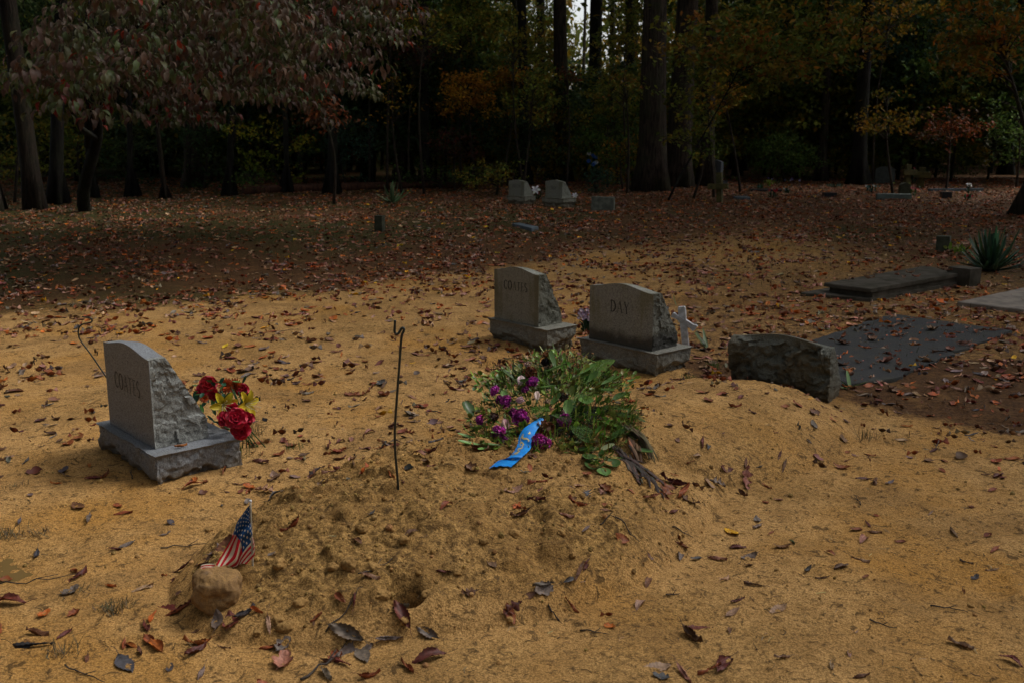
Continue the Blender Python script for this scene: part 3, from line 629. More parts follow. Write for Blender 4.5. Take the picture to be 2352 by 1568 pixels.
cw = np.where(cw < .75, cw * .72, .54 + (cw - .75) * 1.84); cu = np.where(cu < .63, cu * .667, .42 + (cu - .63) * 1.57)
stripe = (np.floor(cw * 13).astype(int) % 2 == 0); canton = (cu < .42) & (cw < 7 / 13)
star = np.zeros_like(canton)
for i in range(9):
    for j in range(6 if i % 2 == 0 else 5):
        sx = .42 * ((j + .5) / 6 if i % 2 == 0 else (j + 1) / 6); sy = 7 / 13 * (i + .75) / 9.5
        dx, dy = (cu - sx) * 1.55, cw - sy; rr = np.hypot(dx, dy); an = np.arctan2(dx, -dy); k = 2 * pi / 5; aa = np.abs((an + k / 2) % k - k / 2)
        star |= rr < .021 * (.55 / np.cos(k / 2 - aa) * .95 + .35 * (1 - aa / (k / 2)))
idx = np.where(canton, np.where(star, 1, 2), np.where(stripe, 0, 1))
mb = MB(); mb.add(S, Fq); me = mb.mesh('cloth', None)
def cloth(n, c): return simple(n, c, .75, 900, .2, .3, .0008, .2, .25)
for m_ in (cloth('flag_red_cloth', (.55, .016, .028)), cloth('flag_white_cloth', (.72, .62, .46)), cloth('flag_blue_cloth', (.012, .06, .17))): me.materials.append(m_)
me.polygons.foreach_set('material_index', idx.astype(np.int32)); o = link('cloth', me, r)
# tail of the fly end lying folded over the stone
tail = [((380, 945), (395, 902)), ((310, 925), (345, 895)), ((240, 915), (290, 908))]
A0 = [fw(400, 900, -.085), fw(330, 898, -.09), fw(262, 905, -.095), fw(235, 915, -.097)]; B0 = [fw(372, 970, -.085), fw(340, 968, -.10), fw(280, 962, -.105), fw(224, 985, -.11)]
mb = MB(); q = np.linspace(0, 3, 25); A1 = catmull(q, [0, 1, 2, 3], np.array(A0)); B1 = catmull(q, [0, 1, 2, 3], np.array(B0)); k = np.linspace(0, 1, 21)[:, None, None]
T3 = np.swapaxes(A1[None] * (1 - k) + B1[None] * k, 0, 1).reshape(-1, 3).copy(); mb.add(T3, grid(24, 20)); me2 = mb.mesh('cloth_tail', None)
for m_ in me.materials: me2.materials.append(m_)
me2.polygons.foreach_set('material_index', np.array([[0 if (j // 4) % 2 == 1 or j > 17 else 1 for j in range(20)] for i in range(24)]).ravel().astype(np.int32)); link('cloth_fold', me2, r)

# ================================================================== FLOWER PARTS
def petal_V(L, W, cup, bend, nl=6, nw=4, ruffle=0, rs=0, tip=.75, base=.15):
    t = np.linspace(0, 1, nl + 1); s = np.linspace(-1, 1, nw + 1); T, Sg = np.meshgrid(t, s, indexing='ij')
    w = W * (base + (1 - base) * np.sin(np.clip(T / tip, 0, 1) * pi / 2)) * np.sqrt(np.clip(1 - np.clip((T - tip) / (1.02 - tip), 0, 1) ** 2, .02, 1))
    a = bend * T; x = L * (np.sin(a) / bend if abs(bend) > .01 else T); z = L * ((1 - np.cos(a)) / bend if abs(bend) > .01 else 0 * T)
    y = w * Sg; z = z + cup * w * Sg ** 2 + ruffle * T ** 2 * np.sin(Sg * 7 + rs) * W
    return np.stack([x, y, z], -1).reshape(-1, 3), [grid(nl, nw)]
def place(V, R, p, s=1): return V @ np.asarray(R).T * s + p
def tilt(az, el):
    d = np.array([cos(az) * cos(el), sin(az) * cos(el), sin(el)]); up = np.array([-cos(az) * sin(el), -sin(az) * sin(el), cos(el)])
    return np.stack([d, np.cross(up, d), up], 1)
def axisR(n):
    n = np.array(n, float); n /= np.linalg.norm(n); a = np.cross([0, 0, 1], n)
    if np.linalg.norm(a) < 1e-5: return np.eye(3)
    x = a / np.linalg.norm(a); return np.stack([x, np.cross(n, x), n], 1)
def jit(c, k, r): c = np.array(c) * (1 + r.normal(0, k)) * (1 + r.normal(0, k * .4, 3)); return np.clip(c, .002, .95)
def carnation(rad, col, seed, wilt=0.):
    r = np.random.default_rng(seed); mb = MB()
    for L in range(5):
        n = 13 - L; el = .15 + L * .3
        for k in range(n):
            V, Fs = petal_V(rad * (1.0 - .06 * L), rad * .30, .5, .6 + .3 * r.random(), 6, 6, .55, r.random() * 6, .9)
            tp = np.linspace(0, 1, 7).repeat(7)[:, None]; c = jit(col, .22, r) * (.55 + .6 * tp) if not wilt else jit(col, .3, r) * (1 - wilt * tp * r.random())
            mb.add(place(V, tilt(k * 2 * pi / n + L * .5 + r.normal() * .1, el + r.normal() * .12), [0, 0, 0]), Fs, c)
    V, Fs = tube([[0, 0, -rad * .8], [0, 0, -.1 * rad], [0, 0, .05 * rad]], [rad * .15, rad * .3, rad * .25], 10); mb.add(V, Fs, (.05, .09, .03)); return mb
def rose(rad, col, seed):
    r = np.random.default_rng(seed); mb = MB()
    for L, (n, el, ln, wd, bd) in enumerate([(5, .05, 1.0, .62, .25), (5, .35, .95, .58, .75), (5, .70, .85, .50, 1.0), (4, 1.0, .70, .40, 1.2), (3, 1.25, .55, .30, 1.3), (3, 1.42, .45, .2, 1.2)]):
        for k in range(n):
            V, Fs = petal_V(rad * ln, rad * wd, .55, bd, 8, 6, .06, r.random() * 6, .6, .3)
            T = np.linspace(0, 1, 9).repeat(7); V[:, 2] -= .25 * rad * sstep(.75, 1, T) * (L < 3)   # rolled lip
            mb.add(place(V, tilt(k * 2 * pi / n + L * .63, el + r.normal() * .05), [0, 0, -.1 * rad]), Fs, jit(col, .12, r) * (.75 + .35 * T[:, None]))
    V, Fs = tube([[0, 0, -rad * .7], [0, 0, -.2 * rad], [0, 0, 0]], [rad * .06, rad * .2, rad * .22], 10); mb.add(V, Fs, (.02, .08, .03)); return mb
def daisy(rad, col, seed, layers=3):
    r = np.random.default_rng(seed); mb = MB()
    for L in range(layers):
        n = 16
        for k in range(n):
            V, Fs = petal_V(rad * (1 - .18 * L), rad * .12, .3, .5 * r.random() - .1, 5, 2, 0, 0, .6, .3); mb.add(place(V, tilt(k * 2 * pi / n + L * .2, .1 + L * .35 + r.normal() * .1), [0, 0, 0]), Fs, jit(col, .2, r))
    V, Fs = blob(rad * .2, rad * .2, rad * .14, seed, .3, 8); mb.add(V + [0, 0, rad * .1], Fs, (.14, .05, .01)); return mb
def lily_parts(rad, col, seed, open_=.5):
    r = np.random.default_rng(seed); mb = MB()
    for k in range(6):
        V, Fs = petal_V(rad, rad * .24, .5, -.75, 9, 4, .15, r.random() * 6, .45, .2); T = np.linspace(0, 1, 10).repeat(5)[:, None]
        mb.add(place(V, tilt(k * pi / 3 + .1 * r.normal(), 1.25 - open_ * (.9 if k % 2 else 1.0)), [0, 0, 0]), Fs, jit(col, .1, r) * (.7 + .4 * T))
    st = MB()
    for k in range(6):
        d = tilt(k * pi / 3 + .5, 1.2)[:, 0]; V, Fs = tube([d * rad * q + np.array([0, 0, .1 * rad * q * q]) for q in (0, .4, .8, 1.05)], rad * .012, 5); st.add(V, Fs, (.62, .58, .38))
        V, Fs = blob(rad * .05, rad * .02, rad * .02, k, 0, 5); st.add(V + d * rad * 1.05, Fs, (.6, .5, .2))
    return mb, st
def leafshape(L, W, cup=.4, bend=.5, nl=8): return petal_V(L, W, cup, bend, nl, 4, .05, 0, .45, .06)
def fern(L, seed, col):
    r = np.random.default_rng(seed); mb = MB(); t = np.linspace(0, 1, 18); z = -.35 * L * t ** 2; P_ = np.stack([L * t, .06 * L * np.sin(3 * t), z + .15 * L * t], -1)
    mb.add(*tube(P_, np.linspace(.0022, .0006, 18), 5), c=np.array(col) * .7)
    for k in range(2, 18):
        ll = L * .27 * np.sin(pi * (t[k] * .85 + .12)) ** .8
        for s in (-1, 1):
            n = 6
            for j in range(n):   # leaflets of each pinna
                d0 = np.array([.35, s * 1., -.1]); d0 /= np.linalg.norm(d0); p0 = P_[k] + d0 * ll * (j + .5) / n
                for s2 in (-1, 1):
                    V, Fs = petal_V(ll * .16, ll * .055, .2, .2, 2, 2, 0, 0, .5, .3); R = tilt(math.atan2(d0[1], d0[0]) + s2 * .8, -.1 + .2 * r.normal()); mb.add(place(V, R, p0), Fs, jit(col, .15, r))
            V, Fs = tube([P_[k], P_[k] + d0 * ll], .0007, 4, False); mb.add(V, Fs, np.array(col) * .7)
    return mb
def merge(mb, o, R, p): mb.add(place(np.concatenate(o.V), R, p), o.F, np.concatenate(o.C))
def put(mb, name, mat, parent, R, p, scale=1.0):
    for V in mb.V: V[:] = place(V, R, p, scale)
    return mb.obj(name, mat, parent)
# ================================================================== BOUQUET behind the nearest headstone
bc = np.array([-1.335, 4.90, 0]); bz = h1(bc[0], bc[1])
r = thing('silk_bouquet', 'bunch of red roses, yellow lilies and orange daisies behind the nearest headstone', 'flowers', (bc[0], bc[1], bz))
toC = np.array([.28, -.9, .55])
def bq(u, v, y): return at_dist(u, v, y) - np.array([bc[0], bc[1], bz])
g1 = lambda x, y: ((220 + x / 3.92) * .9408, (800 + y / 3.92) * .9408)
RC, RD = (.37, .008, .028), (.30, .006, .012)
for k, (x, y, yy, rd, col) in enumerate([(1400, 860, 4.60, .054, RC), (1440, 975, 4.62, .050, RC), (1300, 870, 4.68, .045, RC), (1500, 870, 4.68, .040, RC), (1130, 540, 4.86, .047, RD), (1080, 590, 4.90, .036, RC), (1190, 640, 4.80, .036, RD), (1455, 590, 4.90, .036, RC), (1365, 775, 4.72, .036, RC)]):
    put(rose(rd, col, 100 + k), 'rose', MAT['petal'], r, axisR(toC + rng.normal(0, .35, 3)), bq(*g1(x, y), yy))
for k, (x, y, yy, rd) in enumerate([(1300, 555, 4.86, .044), (1390, 550, 4.90, .042), (1045, 630, 4.92, .036), (1090, 675, 4.88, .026)]):
    put(daisy(rd, (.40, .065, .012), 120 + k), 'daisy', MAT['petal'], r, axisR(toC + rng.normal(0, .35, 3)), bq(*g1(x, y), yy))
for k, (x, y, yy, rd, dr) in enumerate([(1270, 735, 4.72, .078, (.5, -.8, .1)), (1480, 730, 4.78, .080, (.9, -.6, .1))]):
    a, b = lily_parts(rd, (.50, .36, .018), 140 + k, .62); R = axisR(dr); p = bq(*g1(x, y), yy)
    f = put(a, 'lily', MAT['petal'], r, R, p); put(b, 'stamens', MAT['petal'], f, R, p)
mb = MB(); rr = np.random.default_rng(5)
for k in range(70):
    x, y = rr.uniform(1020, 1520), rr.uniform(500, 1000); yy = rr.uniform(4.75, 4.95); V, Fs = leafshape(rr.uniform(.03, .06), rr.uniform(.009, .016)); mb.add(place(V, tilt(rr.uniform(0, 6.28), rr.uniform(-.4, .9)), bq(*g1(x, y), yy)), Fs, jit((.012, .065, .035) if k % 3 else (.05, .11, .02), .3, rr))
mb.obj('leaves', MAT['petal'], r)
mb = MB()
for k in range(9): e = bq(*g1(rr.uniform(1080, 1450), rr.uniform(560, 900)), rr.uniform(4.75, 4.9)); mb.add(*tube([[0.02 * k - .08, .03, -.03], e * [.5, .5, .55] + [0, .02, 0], e], .003, 5), c=(.03, .09, .03))
mb.obj('stems', MAT['petal'], r)
# purple primula in its pot between the middle stones
g4 = lambda x, y: ((1150 + x / 3.92) * .9408, (640 + y / 3.92) * .9408)
pc = P(*g4(1110, 690)); pc[1] += .08; pc[2] = h1(pc[0], pc[1])
r = thing('potted_primula', 'violet and white silk flower bunch between the COATES and DAY stones', 'flowers', pc)
for k in range(15):
    a, q = k * 2.4, math.sqrt(k / 15) * .062; p = at_dist(*g4(1090, 500), pc[1]) - pc + [q * cos(a), -.03 + .3 * q * sin(a), q * sin(a) * .75]
    mb = MB(); 
    for j in range(5):
        V, Fs = petal_V(.019, .0095, .3, .3, 4, 3, .1, j, .6, .3); T = np.linspace(0, 1, 5).repeat(4)[:, None]; mb.add(place(V, tilt(j * 1.257, .3), [0, 0, 0]), Fs, np.array((.50, .44, .40)) * (1 - T ** 1.5) + np.array((.20, .075, .26)) * T ** 1.5)
    put(mb, 'primula', MAT['petal'], r, axisR((rng.normal() * .5, -1, .6)), p)
mb = MB()
for k in range(26): V, Fs = leafshape(rng.uniform(.05, .08), .017, .3, 1.0); mb.add(place(V, tilt(rng.uniform(0, 6.28), rng.uniform(.1, 1.3)), at_dist(*g4(1110 + rng.normal() * 22, 600 + rng.uniform(-20, 70)), pc[1]) - pc), Fs, jit((.020, .06, .028), .3, rng))
for k in range(6): mb.add(*tube([[rng.normal() * .01, 0, -.02], [rng.normal() * .015, 0, .1], at_dist(*g4(1090 + rng.normal() * 30, 530), pc[1]) - pc], .003, 5), c=(.03, .07, .03))
mb.obj('leaves', MAT['petal'], r)
# white cross ornament behind DAY
wy = 7.08; b0 = at_dist(*g4(2050, 800), wy); b0[2] = 0; r = thing('cross_ornament', 'white plastic cross leaning behind the DAY headstone', 'cross', b0)
def wc(x, y): return at_dist(*g4(x, y), wy) - b0
mb = MB()
def bar(a, b, w, d, flare=1.25, dd=(0, 1, 0)):
    a, b = np.array(a), np.array(b); t = (b - a) / np.linalg.norm(b - a); n = np.cross(t, dd); n /= np.linalg.norm(n); V = []
    for q, k in ((0, 1), (.7, 1), (.85, flare), (.97, flare), (1, flare * .8)):
        c = a + (b - a) * q; V += [c - n * w * k / 2 - np.array(dd) * d / 2, c + n * w * k / 2 - np.array(dd) * d / 2, c + n * w * k / 2 + np.array(dd) * d / 2, c - n * w * k / 2 + np.array(dd) * d / 2]
    return np.array(V), [grid(4, 4, True), np.array([[3, 2, 1, 0], [16, 17, 18, 19]])]
dd = np.array([.35, .93, .0]); ctr = wc(2035, 560)
mb.add(*bar(wc(2062, 860), wc(2015, 425), .046, .034, 1.12, dd)); o1 = mb.obj('upright', MAT['white'], r, False)
mb = MB(); mb.add(*bar(ctr + [0, -.004, 0], wc(2150, 635), .034, .036, 1.45, dd)); mb.add(*bar(ctr + [0, -.004, 0], wc(1925, 500), .028, .036, 1.3, dd)); mb.obj('arms', MAT['white'], r, False)
mb = MB(); V, Fs = leafshape(.10, .006, .2, .6); mb.add(place(V, tilt(2.5, .9), wc(1975, 430)), Fs, (.07, .13, .04)); merge(mb, daisy(.013, (.5, .12, .02), 3, 1), axisR((0, -1, .5)), wc(1990, 705))
mb.obj('silk_flower', MAT['petal'], r)
# distant small flower things -------------------------------------------------
def far_flowers(label, u, v, cols, n, spread, hgt, leaf=(.03, .07, .03), pr=.035):
    p = P(u, v); p[2] = 0; r = thing('flower_bunch', label, 'flowers', p); q = np.random.default_rng(int(u))
    for k in range(n):
        c = cols[k % len(cols)]; put(daisy(pr, c, k, 2), 'bloom', MAT['petal'], r, axisR((q.normal() * .4, -1, .7)), [q.normal() * spread, q.normal() * spread * .5, hgt * q.uniform(.7, 1.1)])
    mb = MB()
    for k in range(22): V, Fs = leafshape(q.uniform(.06, .14), .02, .3, .6, 4); mb.add(place(V, tilt(q.uniform(0, 6.3), q.uniform(.1, 1.3)), [q.normal() * spread * .7, q.normal() * spread * .4, q.uniform(0, hgt * .6)]), Fs, jit(leaf, .3, q))
    mb.obj('leaves', MAT['petal'], r)
WH, RDD, PK, TL, YG, PU, BL = (.75, .75, .72), (.42, .01, .02), (.50, .12, .13), (.02, .16, .14), (.16, .20, .02), (.26, .20, .42), (.03, .14, .5)
star5 = lambda x, y: ((1200 + x / 3.92) * .9408, (400 + y / 3.92) * .9408)
far_flowers('small reddish silk flowers and white lily between the two far headstones', *star5(445, 345), [(.30, .05, .04), (.24, .05, .03)], 5, .05, .16)
def far_lily(label, u, v, y, rad):
    p0 = P(u, v + 30); p0 = at_dist(u, v, y); b = np.array([p0[0], y, 0]); r = thing('white_lily', label, 'flowers', b); a, s = lily_parts(rad, (.80, .80, .76), 9, 1.0)
    put(a, 'bloom', MAT['petal'], r, axisR((.1, -1, .4)), p0 - b); mb = MB(); mb.add(*tube([[0, .02, -.05], [.0, .02, p0[2] * .5], p0 - b], .006, 6), c=(.03, .08, .03)); mb.obj('stem', MAT['petal'], r)
far_lily('white star-shaped silk lily standing between the two far headstones', *star5(423, 250), 22.9, .115); far_lily('small white silk flower right of the far DAY headstone', *star5(798, 303), 22.6, .07)
far_flowers('blue and white flower cluster on dark shrub by the big right-centre trunks', 1362, 432, [BL, WH, BL, (.3, .45, .7)], 7, .07, .95, (.02, .06, .03), .07)
far_flowers('pale purple flowers beside the tall dark upright headstone', 1785, 422, [PU, PU, (.4, .35, .5)], 7, .35, .15); far_flowers('teal silk flowers left of the yellow-green far plant', 1746, 438, [TL], 4, .08, .14)
far_flowers('bright red silk flowers in the far leaves right of the wooden cross', 1774, 456, [RDD], 6, .07, .2); far_flowers('yellow-green leafy grave plant behind the red far flowers', 1765, 430, [YG, (.2, .25, .03)], 7, .12, .2, YG)
far_flowers('small blue and white flower bunch right of the red far flowers', 1806, 445, [(.06, .10, .3), WH], 4, .05, .12); far_flowers('teal and white silk flowers left of the wide pale marker', 2000, 444, [TL, TL, WH], 7, .14, .2, (.01, .07, .05))
far_flowers('pink flowers at the right corner of the wide pale marker', 2093, 452, [PK, (.5, .08, .07)], 6, .13, .2, (.04, .09, .02)); far_flowers('dark green plant with yellow-green tips behind the wide pale marker', 2080, 438, [YG], 3, .22, .2, (.02, .06, .015))
far_flowers('white flower standing above red ones in the far leaves at right', 2222, 447, [WH], 3, .03, .28, (.03, .06, .03), .06); far_flowers('low red flowers beneath the white flower at far right', 2225, 459, [RDD], 5, .06, .1)
far_flowers('dull teal flowers alone in the far leaves, right of the leaning tree', 1918, 432, [(.05, .14, .11)], 5, .2, .1); far_flowers('pink flower beside the mossy far wooden cross', 2098, 424, [PK], 2, .05, .5)
far_flowers('yellow leaf sprigs growing right of the mossy square post', 2195, 585, [(.17, .20, .02)], 4, .09, .1, (.13, .19, .02), .03)

# ================================================================== FUNERAL SPRAY
WC = np.array([.20, 4.62]); WRX, WRY, WH_ = .42, .47, .20
def dome(x, y):
    q = ((x - WC[0]) / WRX) ** 2 + ((y - WC[1]) / WRY) ** 2; return WH_ * math.sqrt(max(0, 1 - q)) if q < 1 else 0
wo = np.array([WC[0], WC[1], h1(*WC)])
r = thing('funeral_spray', 'wilting funeral flower spray of greenery and purple carnations on the mound', 'flower spray', wo)
fw1 = lambda x, y: ((1100 + x / 4.126) * .9408, (840 + y / 4.126) * .9408)
def wp(x, y, lift=0.0, back=0.0):
    yy = 4.27 + .70 * min(max((1110 - y) / 950, -.12), 1.05) - lift * .7; p = at_dist(*fw1(x, y), yy); p = p + (p - [0, 0, CAMH]) * back / yy
    if p[2] < h1(p[0], p[1]) + .006 + lift * .3: p = hit(*fw1(x, y), .006 + lift * .3)
    return p - wo
OUTL = np.array([(190, 760), (350, 570), (440, 400), (620, 300), (720, 210), (850, 110), (1050, 90), (1350, 120), (1500, 260), (1700, 400), (1760, 560), (1900, 720), (1880, 900), (1700, 1010), (1620, 1180), (1480, 1240), (1380, 1130), (1180, 1080), (1000, 1040), (850, 1080), (640, 1040), (420, 1050), (230, 960)], float)
def inpoly(x, y, Pp):
    c = False
    for i in range(len(Pp)):
        (x1, y1), (x2, y2) = Pp[i - 1], Pp[i]
        if (y1 > y) != (y2 > y) and x < (x2 - x1) * (y - y1) / (y2 - y1) + x1: c = not c
    return c
def outward(p, k=1.0):
    d = np.array([p[0] / WRX, p[1] / WRY - .15, (p[2] + .02) * 2.6]); d = d / np.linalg.norm(d); d[1] -= .25; return d / np.linalg.norm(d)
wr = np.random.default_rng(77)
GR = [(.11, .20, .026), (.16, .25, .036), (.07, .14, .025), (.22, .26, .055), (.14, .15, .035)]
FLP = [wp(*f_, .03) for f_ in ((460, 475), (835, 400), (580, 585), (720, 740), (310, 760), (500, 890), (1140, 760), (905, 985), (785, 215), (650, 570), (690, 420), (868, 570), (545, 740), (945, 870), (800, 290), (720, 700), (870, 790), (800, 870), (760, 940), (730, 1000), (700, 1060))]
def free(p): return all((p[0] - f_[0]) ** 2 + (p[2] - f_[2] + .35 * (p[1] - f_[1])) ** 2 > .027 ** 2 or p[1] > f_[1] + .04 for f_ in FLP)
# base mass of small leaves, grassy sprigs
mb = MB(); mb2 = MB()
for k in range(5200):
    x, y = wr.uniform(180, 1920), wr.uniform(90, 1240); q = math.hypot((x - 1050) / 850, (y - 650) / 560)
    if not inpoly(x, y, OUTL): continue
    if k % 6 == 0: p = wp(x, 200 + .2 * y, 0) + [0, wr.uniform(.02, .26), 0]; p[2] -= (p[1] - .28) * .8 * (p[1] > .28)
    else:
        p = wp(x, y, 0, wr.uniform(-.01, .06))
        if not free(p): continue
    d = outward(p); az = math.atan2(d[1], d[0]) + wr.normal() * .9; el = wr.normal() * .45 + .25 * (1 - q) + .1
    if k % 3 == 0: V, Fs = leafshape(wr.uniform(.025, .055), wr.uniform(.008, .016), .4, wr.uniform(.2, 1.2), 5); mb.add(place(V, tilt(az, el), p), Fs, jit(GR[k % 5], .3, wr))
    elif k % 3 == 1: V, Fs = petal_V(wr.uniform(.04, .09), wr.uniform(.0018, .004), .3, wr.uniform(.2, 1.0), 4, 2); mb.add(place(V, tilt(az, el + .1), p), Fs, jit(GR[(k + 1) % 5], .3, wr))
    else: V, Fs = leafshape(wr.uniform(.015, .03), wr.uniform(.004, .008), .4, .6, 4); mb2.add(place(V, tilt(az, el), p), Fs, jit((.22, .125, .045) if wr.random() < .6 else (.06, .042, .022), .35, wr))
mb.obj('greenery', MAT['wetleaf'], r); mb2.obj('dried_greenery', MAT['brittle'], r)
# dark moss core under the leaves
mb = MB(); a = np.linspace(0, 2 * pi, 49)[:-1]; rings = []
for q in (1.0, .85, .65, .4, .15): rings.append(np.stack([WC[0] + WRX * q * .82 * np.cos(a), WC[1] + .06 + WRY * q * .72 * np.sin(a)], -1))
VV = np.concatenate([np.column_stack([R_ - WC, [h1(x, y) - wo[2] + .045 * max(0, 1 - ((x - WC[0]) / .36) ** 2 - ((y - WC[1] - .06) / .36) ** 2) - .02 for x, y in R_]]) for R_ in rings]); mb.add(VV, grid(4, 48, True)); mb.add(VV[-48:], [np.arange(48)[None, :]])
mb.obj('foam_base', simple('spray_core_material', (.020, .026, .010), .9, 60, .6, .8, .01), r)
for (x, y, L, az, el) in [(1380, 430, .20, 1.2, .55), (1330, 480, .22, 4.4, -.2), (1440, 330, .19, .9, .5), (1490, 640, .17, -.1, .1), (1480, 760, .18, -.5, 0), (1560, 700, .16, -.2, .1), (960, 440, .20, 2.2, .3), (900, 620, .18, 4.6, .1), (1250, 800, .18, 4.9, .0), (1650, 700, .15, -.15, .0), (1600, 830, .17, -.5, -.1), (620, 900, .16, 3.6, 0), (1050, 700, .16, 5.0, .2), (1200, 620, .18, .5, .4)]:
    put(fern(L, int(x), GR[(int(x)) % 4]), 'fern_frond', MAT['wetleaf'], r, tilt(az, el), wp(x, y, .01))
BLF = [(1060, 230, .085, .022, 2.6, .9, .5), (950, 270, .11, .020, 5.9, .2, .9), (1300, 300, .085, .026, .2, .3, 1), (1370, 390, .07, .028, .3, .5, .8), (1500, 410, .105, .026, .1, .2, .7), (1490, 440, .11, .024, 5.2, -.1, .7), (1345, 520, .135, .030, 4.75, -.2, .8), (1620, 570, .07, .030, .2, .2, .5), (640, 350, .07, .026, 3.0, .4, .4), (720, 380, .07, .022, 5.0, .2, .5), (430, 560, .07, .028, 4.3, 0, .35), (230, 720, .08, .024, 2.2, .4, .35), (250, 840, .075, .028, 4.9, .1, .35),
       (560, 590, .06, .016, 1.9, .6, 1), (870, 430, .10, .018, 5.6, .0, .9), (1050, 950, .09, .024, 4.0, .0, .95), (1240, 1050, .11, .030, 5.7, -.1, .4), (1420, 970, .08, .032, 4.4, 0, .4), (1560, 980, .09, .030, .1, .3, .45), (1400, 1100, .07, .026, 4.6, -.2, .4), (1470, 1150, .10, .036, 4.5, -.3, .42), (1570, 1140, .09, .032, 5.0, -.3, .40), (1510, 1240, .06, .026, 5.0, -.4, .8), (1850, 1050, .08, .022, 5.6, -.2, .6), (600, 870, .10, .018, 3.9, -.1, .8), (320, 960, .10, .015, 3.0, .0, 1.1), (310, 1010, .09, .016, 3.3, 0, 1.2), (380, 1030, .07, .014, 4.2, -.1, 1.1), (500, 1010, .08, .016, 3.7, 0, .6), (1180, 720, .07, .02, 1.5, .7, .9), (1000, 620, .07, .02, .5, .5, .6)]
for (x, y, L, W_, az, el, br) in BLF:
    mb = MB(); V, Fs = petal_V(L * 1.18, W_ * 1.2, .35, .45, 12, 6, .04, x, .5, .05); T = np.linspace(0, 1, 13).repeat(7); Sg = np.tile(np.linspace(-1, 1, 7), 13)
    c = np.array((.125, .235, .058)) * br * 1.1; c = c[None] * (1 - .25 * (np.abs(Sg) < .1))[:, None] * (1 + .08 * np.cos(T * 40 - np.abs(Sg) * 5))[:, None]; mb.add(V, Fs, c); mb.add(*tube([[-.03, 0, -.012], [0, 0, 0], [L * .5, 0, .002]], .0013, 5), c=(.09, .13, .04))
    put(mb, 'broad_leaf', MAT['wetleaf'], r, tilt(az, el), wp(x, y, .022))
for (x, y, L, W_, az, el) in [(1570, 1055, .085, .026, .15, .25), (1260, 1000, .075, .022, 5.4, .1)]:
    mb = MB(); V, Fs = petal_V(L, W_, .3, .3, 10, 6, .05, x, .5, .1); mb.add(V - [L / 2, 0, 0], Fs, (.27, .30, .15)); put(mb, 'pale_leaf', MAT['petal'], r, tilt(az, el), wp(x, y, .045))
MG = (.58, .07, .42)
for k, (x, y, rd, w_) in enumerate([(460, 475, .027, 0), (835, 400, .033, .2), (580, 585, .035, .15), (720, 740, .043, .15), (310, 760, .024, .2), (500, 890, .038, .35), (1140, 760, .034, .25), (905, 985, .047, .05)]):
    p = wp(x, y, .035); put(carnation(rd * 1.15, MG, 300 + k, w_), 'carnation', MAT['petal'], r, axisR(outward(p) + [0, -.5, 0]), p)
p = wp(785, 215, .03); put(carnation(.024, (.62, .42, .36), 320, .1), 'pale_carnation', MAT['petal'], r, axisR((-.2, -.4, 1)), p)
for k, (x, y, rd) in enumerate([(505, 560, .026), (640, 690, .028), (560, 960, .024), (760, 470, .024)]):
    p = wp(x, y, .02); put(carnation(rd, (.34, .05, .24), 340 + k, .45), 'carnation', MAT['petal'], r, axisR(outward(p) + [0, -.5, 0]), p)
def wilt_lily(x, y, rd, az, el, col):
    q = np.random.default_rng(x); mb = MB()
    for k in range(5): V, Fs = petal_V(rd, rd * .26, .9, .5, 8, 4, .2, k, .6, .15); mb.add(place(V, tilt(k * 1.25, 1.25 + q.normal() * .12), [0, 0, 0]), Fs, jit(col, .1, q))
    mb.add(*tube([[0, 0, -rd * .3], [0, 0, 0.01]], rd * .08, 6), c=(.10, .13, .04)); put(mb, 'wilted_lily', MAT['petal'], r, tilt(az, el) @ np.array([[0, 0, 1.], [0, 1, 0], [1, 0, 0]]), wp(x, y, .035))
for a_ in [(650, 570, .055, 5.6, .3, (.75, .52, .55)), (690, 420, .06, 1.2, .7, (.70, .56, .56)), (868, 570, .055, 1.5, .7, (.62, .44, .38)), (545, 740, .08, 4.7, -.5, (.45, .27, .26)), (1080, 530, .04, 4.6, -.2, (.42, .30, .16)), (1000, 540, .05, 4.3, -.3, (.20, .13, .07)), (1130, 700, .04, 4.7, .5, (.36, .26, .22)), (1150, 45, .03, .6, .9, (.30, .24, .11))]: wilt_lily(*a_)
def dried_head(x, y, rd, col, n=1):
    q = np.random.default_rng(x); mb = MB()
    for k in range(90):
        a = q.normal(size=3); a[2] = abs(a[2]) - .2; a /= np.linalg.norm(a); V, Fs = petal_V(rd * .5, rd * .25, .6, 1.2, 3, 2, .2, k); mb.add(place(V, axisR(a) @ tilt(q.uniform(0, 6.3), .2), a * rd * .85), Fs, jit(col, .35, q))
    V, Fs = blob(rd * .85, rd * .85, rd * .85, x, .1, 12); mb.add(V, Fs, np.array(col) * .5); put(mb, 'dried_flower_head', MAT['brittle'], r, np.eye(3), wp(x, y, .03))
dried_head(945, 870, .042, (.16, .062, .026)); dried_head(800, 290, .03, (.15, .05, .02)); dried_head(430, 740, .022, (.07, .03, .02)); dried_head(1130, 540, .022, (.05, .035, .022)); dried_head(955, 185, .02, (.022, .012, .012)); dried_head(960, 110, .016, (.26, .10, .03))
